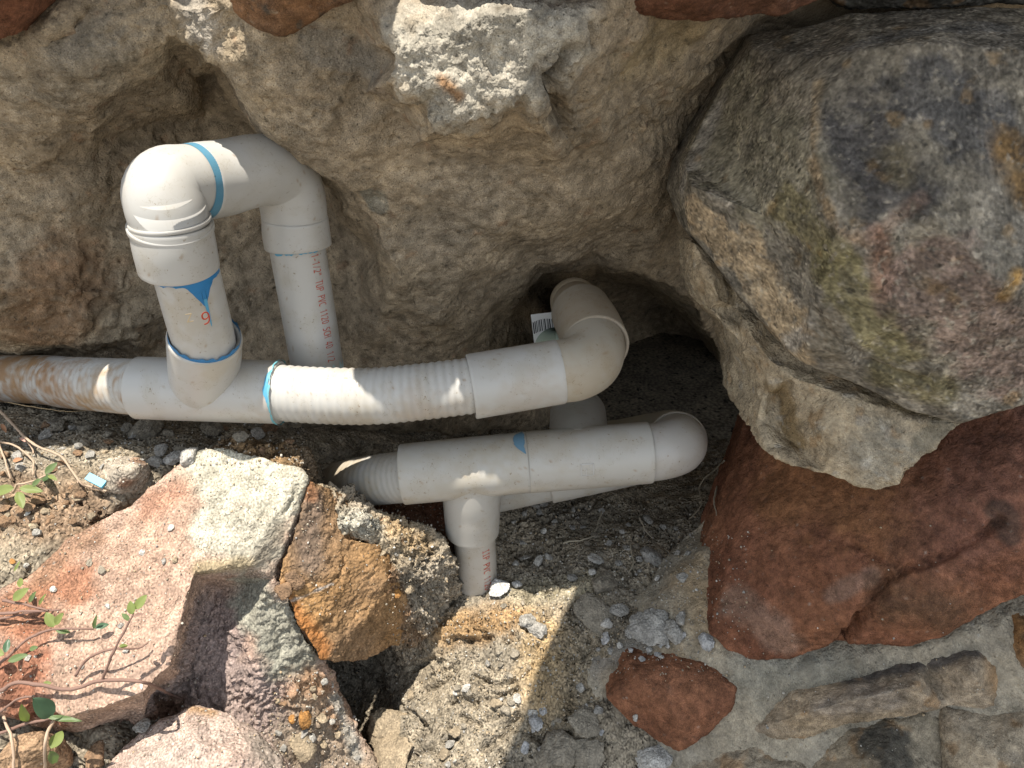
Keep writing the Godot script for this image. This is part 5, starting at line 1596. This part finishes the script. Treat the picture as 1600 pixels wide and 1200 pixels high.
		var o := mesh_node("root", tube(pts, 0.0011, 0.0006, 5, 0.004, 0.001), root_mat, self, pts[0])
		tag(o, q[1], "root")

# ---------------------------------------------------------------- plants
func build_plants() -> void:
	var bark := plain("stem_purple", lin(0.20, 0.125, 0.10), 0.75)
	var dry := plain("stem_dry", lin(0.40, 0.30, 0.22), 0.85)
	var straw := plain("straw", lin(0.52, 0.38, 0.22), 0.8)
	var g1 := plain("leaf_fresh", lin(0.155, 0.19, 0.065), 0.5, 0.5)
	var g2 := plain("leaf_mid", lin(0.095, 0.135, 0.055), 0.45, 0.4)
	var g3 := plain("leaf_dark", lin(0.06, 0.11, 0.065), 0.35, 0.25)
	var v := thing("vine_sprig", "long purple-stemmed vine crossing the pink rock with a forked shoot", "vine", over(0, 1080, 0.012))
	stem(v, [[-60, 1110, 0.004], [0, 1080, 0.008], [25, 1067, 0.014], [60, 1070, 0.012], [110, 1077, 0.008], [145, 1066, 0.008], [180, 1062, 0.012], [230, 1068, 0.012], [268, 1086, 0.004], [285, 1092, 0.0]], 0.0017, 0.0009, bark)
	stem(v, [[160, 1064, 0.008], [166, 1046, 0.018], [180, 1012, 0.032], [195, 985, 0.042], [205, 966, 0.048], [209, 958, 0.050]], 0.0011, 0.0007, bark)
	stem(v, [[118, 1056, 0.006], [130, 1036, 0.012], [152, 1021, 0.018], [180, 1014, 0.016], [215, 1013, 0.010], [232, 1004, 0.006]], 0.0011, 0.0006, bark)
	leaf(v, 206, 960, 203, 936, 13, 0.049, 0.055, g1)
	leaf(v, 211, 952, 231, 926, 15, 0.050, 0.054, g1, 0.08)
	leaf(v, 203, 970, 188, 956, 8, 0.047, 0.050, g2)
	leaf(v, 208, 962, 228, 958, 5, 0.050, 0.050, bark)
	leaf(v, 186, 1010, 202, 1008, 7, 0.030, 0.026, g1)
	leaf(v, 66, 1070, 82, 1066, 9, 0.012, 0.010, g1)
	v = thing("vine_sprig", "slender vine shoot with paired leaves above the long stem", "vine", over(0, 1035, 0.01))
	stem(v, [[-50, 1062, 0.002], [0, 1036, 0.006], [40, 1001, 0.010], [75, 985, 0.014], [110, 982, 0.014], [146, 983, 0.010]], 0.0013, 0.0007, bark)
	leaf(v, 84, 980, 70, 953, 17, 0.014, 0.024, g1)
	leaf(v, 86, 976, 98, 956, 13, 0.014, 0.022, g1)
	leaf(v, 87, 985, 113, 988, 9, 0.014, 0.010, g2)
	leaf(v, 146, 983, 150, 960, 7, 0.010, 0.020, g2)
	leaf(v, 148, 981, 173, 974, 11, 0.010, 0.008, g3)
	v = thing("vine_sprig", "vine shoot with three oval leaves on the red stained patch", "vine", over(0, 958, 0.01))
	stem(v, [[-50, 950, 0.004], [0, 958, 0.008], [40, 955, 0.012], [70, 955, 0.012], [94, 953, 0.006]], 0.0014, 0.0008, bark)
	stem(v, [[5, 938, 0.012], [40, 945, 0.014], [75, 954, 0.012]], 0.0012, 0.0007, bark)
	stem(v, [[-30, 960, 0.004], [0, 966, 0.006], [45, 958, 0.008], [80, 952, 0.008]], 0.0011, 0.0006, bark)
	leaf(v, 20, 938, 46, 916, 17, 0.016, 0.024, g1)
	leaf(v, 31, 918, 32, 898, 10, 0.020, 0.028, g1)
	leaf(v, 45, 942, 56, 922, 8, 0.014, 0.022, g2)
	leaf(v, 60, 946, 71, 926, 6, 0.012, 0.020, g1)
	leaf(v, 22, 893, 32, 874, 5, 0.014, 0.018, g1)
	v = thing("vine_sprig", "dark leaved vine shoot in the bottom left corner", "vine", over(0, 1150, 0.01))
	stem(v, [[-50, 1160, 0.010], [0, 1145, 0.018], [40, 1131, 0.024], [80, 1122, 0.028]], 0.0014, 0.0010, bark)
	stem(v, [[84, 1126, 0.028], [72, 1150, 0.024], [70, 1175, 0.018], [70, 1215, 0.010]], 0.0013, 0.0010, dry)
	stem(v, [[-20, 1130, 0.014], [10, 1105, 0.020], [30, 1092, 0.024], [50, 1088, 0.028]], 0.0010, 0.0007, bark)
	stem(v, [[5, 1120, 0.012], [18, 1155, 0.010], [22, 1205, 0.006]], 0.0010, 0.0010, dry)
	leaf(v, 82, 1118, 48, 1088, 30, 0.030, 0.038, g3, 0.05, 0.4)
	leaf(v, 72, 1120, 136, 1127, 10, 0.030, 0.026, g2, 0.04)
	leaf(v, 42, 1128, 32, 1103, 15, 0.024, 0.028, g1)
	leaf(v, 80, 1170, 100, 1136, 20, 0.022, 0.030, g1)
	leaf(v, 77, 1174, 94, 1200, 16, 0.020, 0.018, g2)
	leaf(v, 12, 1033, 48, 1021, 13, 0.014, 0.014, g2, 0.05)
	leaf(v, -14, 1020, 8, 1022, 18, 0.014, 0.016, g1)
	leaf(v, 46, 1015, 60, 1010, 9, 0.008, 0.008, g2)
	leaf(v, 8, 1020, 14, 994, 11, 0.016, 0.016, g3)
	v = thing("vine_sprig", "bright leaf rosette on the soil at the left edge below the twigs", "vine", over(24, 758, 0.01))
	stem(v, [[20, 770, 0.004], [25, 758, 0.014]], 0.0012, 0.0010, dry)
	stem(v, [[25, 758, 0.014], [50, 752, 0.022], [72, 742, 0.028]], 0.0009, 0.0007, dry)
	leaf(v, 22, 762, -22, 772, 22, 0.016, 0.014, g1)
	leaf(v, 30, 762, 72, 768, 17, 0.018, 0.020, g1, 0.05)
	leaf(v, 28, 768, 36, 796, 18, 0.016, 0.018, g1)
	leaf(v, 50, 760, 66, 744, 10, 0.022, 0.028, g2)
	leaf(v, 70, 740, 92, 720, 14, 0.030, 0.036, g2, 0.05)
	leaf(v, 75, 742, 90, 750, 9, 0.028, 0.028, g1)
	leaf(v, 70, 742, 78, 772, 16, 0.028, 0.030, plain("leaf_grey", lin(0.17, 0.23, 0.15), 0.45, 0.5))
	# dry twigs
	var tw := thing("dry_twig", "longest dry forked twig slanting across the left soil bank", "twig", over(0, 640, 0.02))
	stem(tw, [[-60, 590, 0.03], [0, 642, 0.026], [40, 684, 0.022], [64, 700, 0.018], [96, 714, 0.012], [124, 752, 0.008], [138, 760, 0.005], [166, 767, 0.003]], 0.0017, 0.0008, dry)
	stem(tw, [[36, 682, 0.022], [50, 700, 0.012], [52, 708, 0.006]], 0.0008, 0.0006, dry)
	stem(tw, [[100, 718, 0.012], [118, 742, 0.008], [122, 755, 0.006]], 0.0007, 0.0006, dry)
	tw = thing("dry_twig", "shorter dry twig below the longest one", "twig", over(0, 690, 0.015))
	stem(tw, [[-50, 660, 0.02], [0, 689, 0.018], [24, 697, 0.014], [50, 718, 0.008], [52, 742, 0.006]], 0.0013, 0.0007, dry)
	stem(tw, [[-4, 690, 0.016], [8, 720, 0.010], [16, 748, 0.006]], 0.0010, 0.0007, dry)
	var d2 := plain("dead_leaf", lin(0.34, 0.18, 0.10), 0.8, 0.3)
	leaf(tw, 2, 662, 10, 676, 9, 0.022, 0.016, d2)
	leaf(tw, 40, 690, 26, 680, 6, 0.018, 0.020, plain("dead_leaf_pink", lin(0.45, 0.27, 0.22), 0.8, 0.3))
	leaf(tw, 20, 720, 36, 716, 10, 0.010, 0.012, d2)
	tw = thing("dry_straw", "thin blades of dry straw lying along the stained hose", "straw", over(0, 627, 0.01))
	stem(tw, [[-40, 622, 0.01], [5, 627, 0.014], [40, 634, 0.016], [80, 640, 0.014], [112, 643, 0.010], [135, 641, 0.008]], 0.0007, 0.0004, straw)
	stem(tw, [[18, 628, 0.016], [60, 625, 0.014], [100, 616, 0.012], [140, 600, 0.010]], 0.0006, 0.0003, straw)
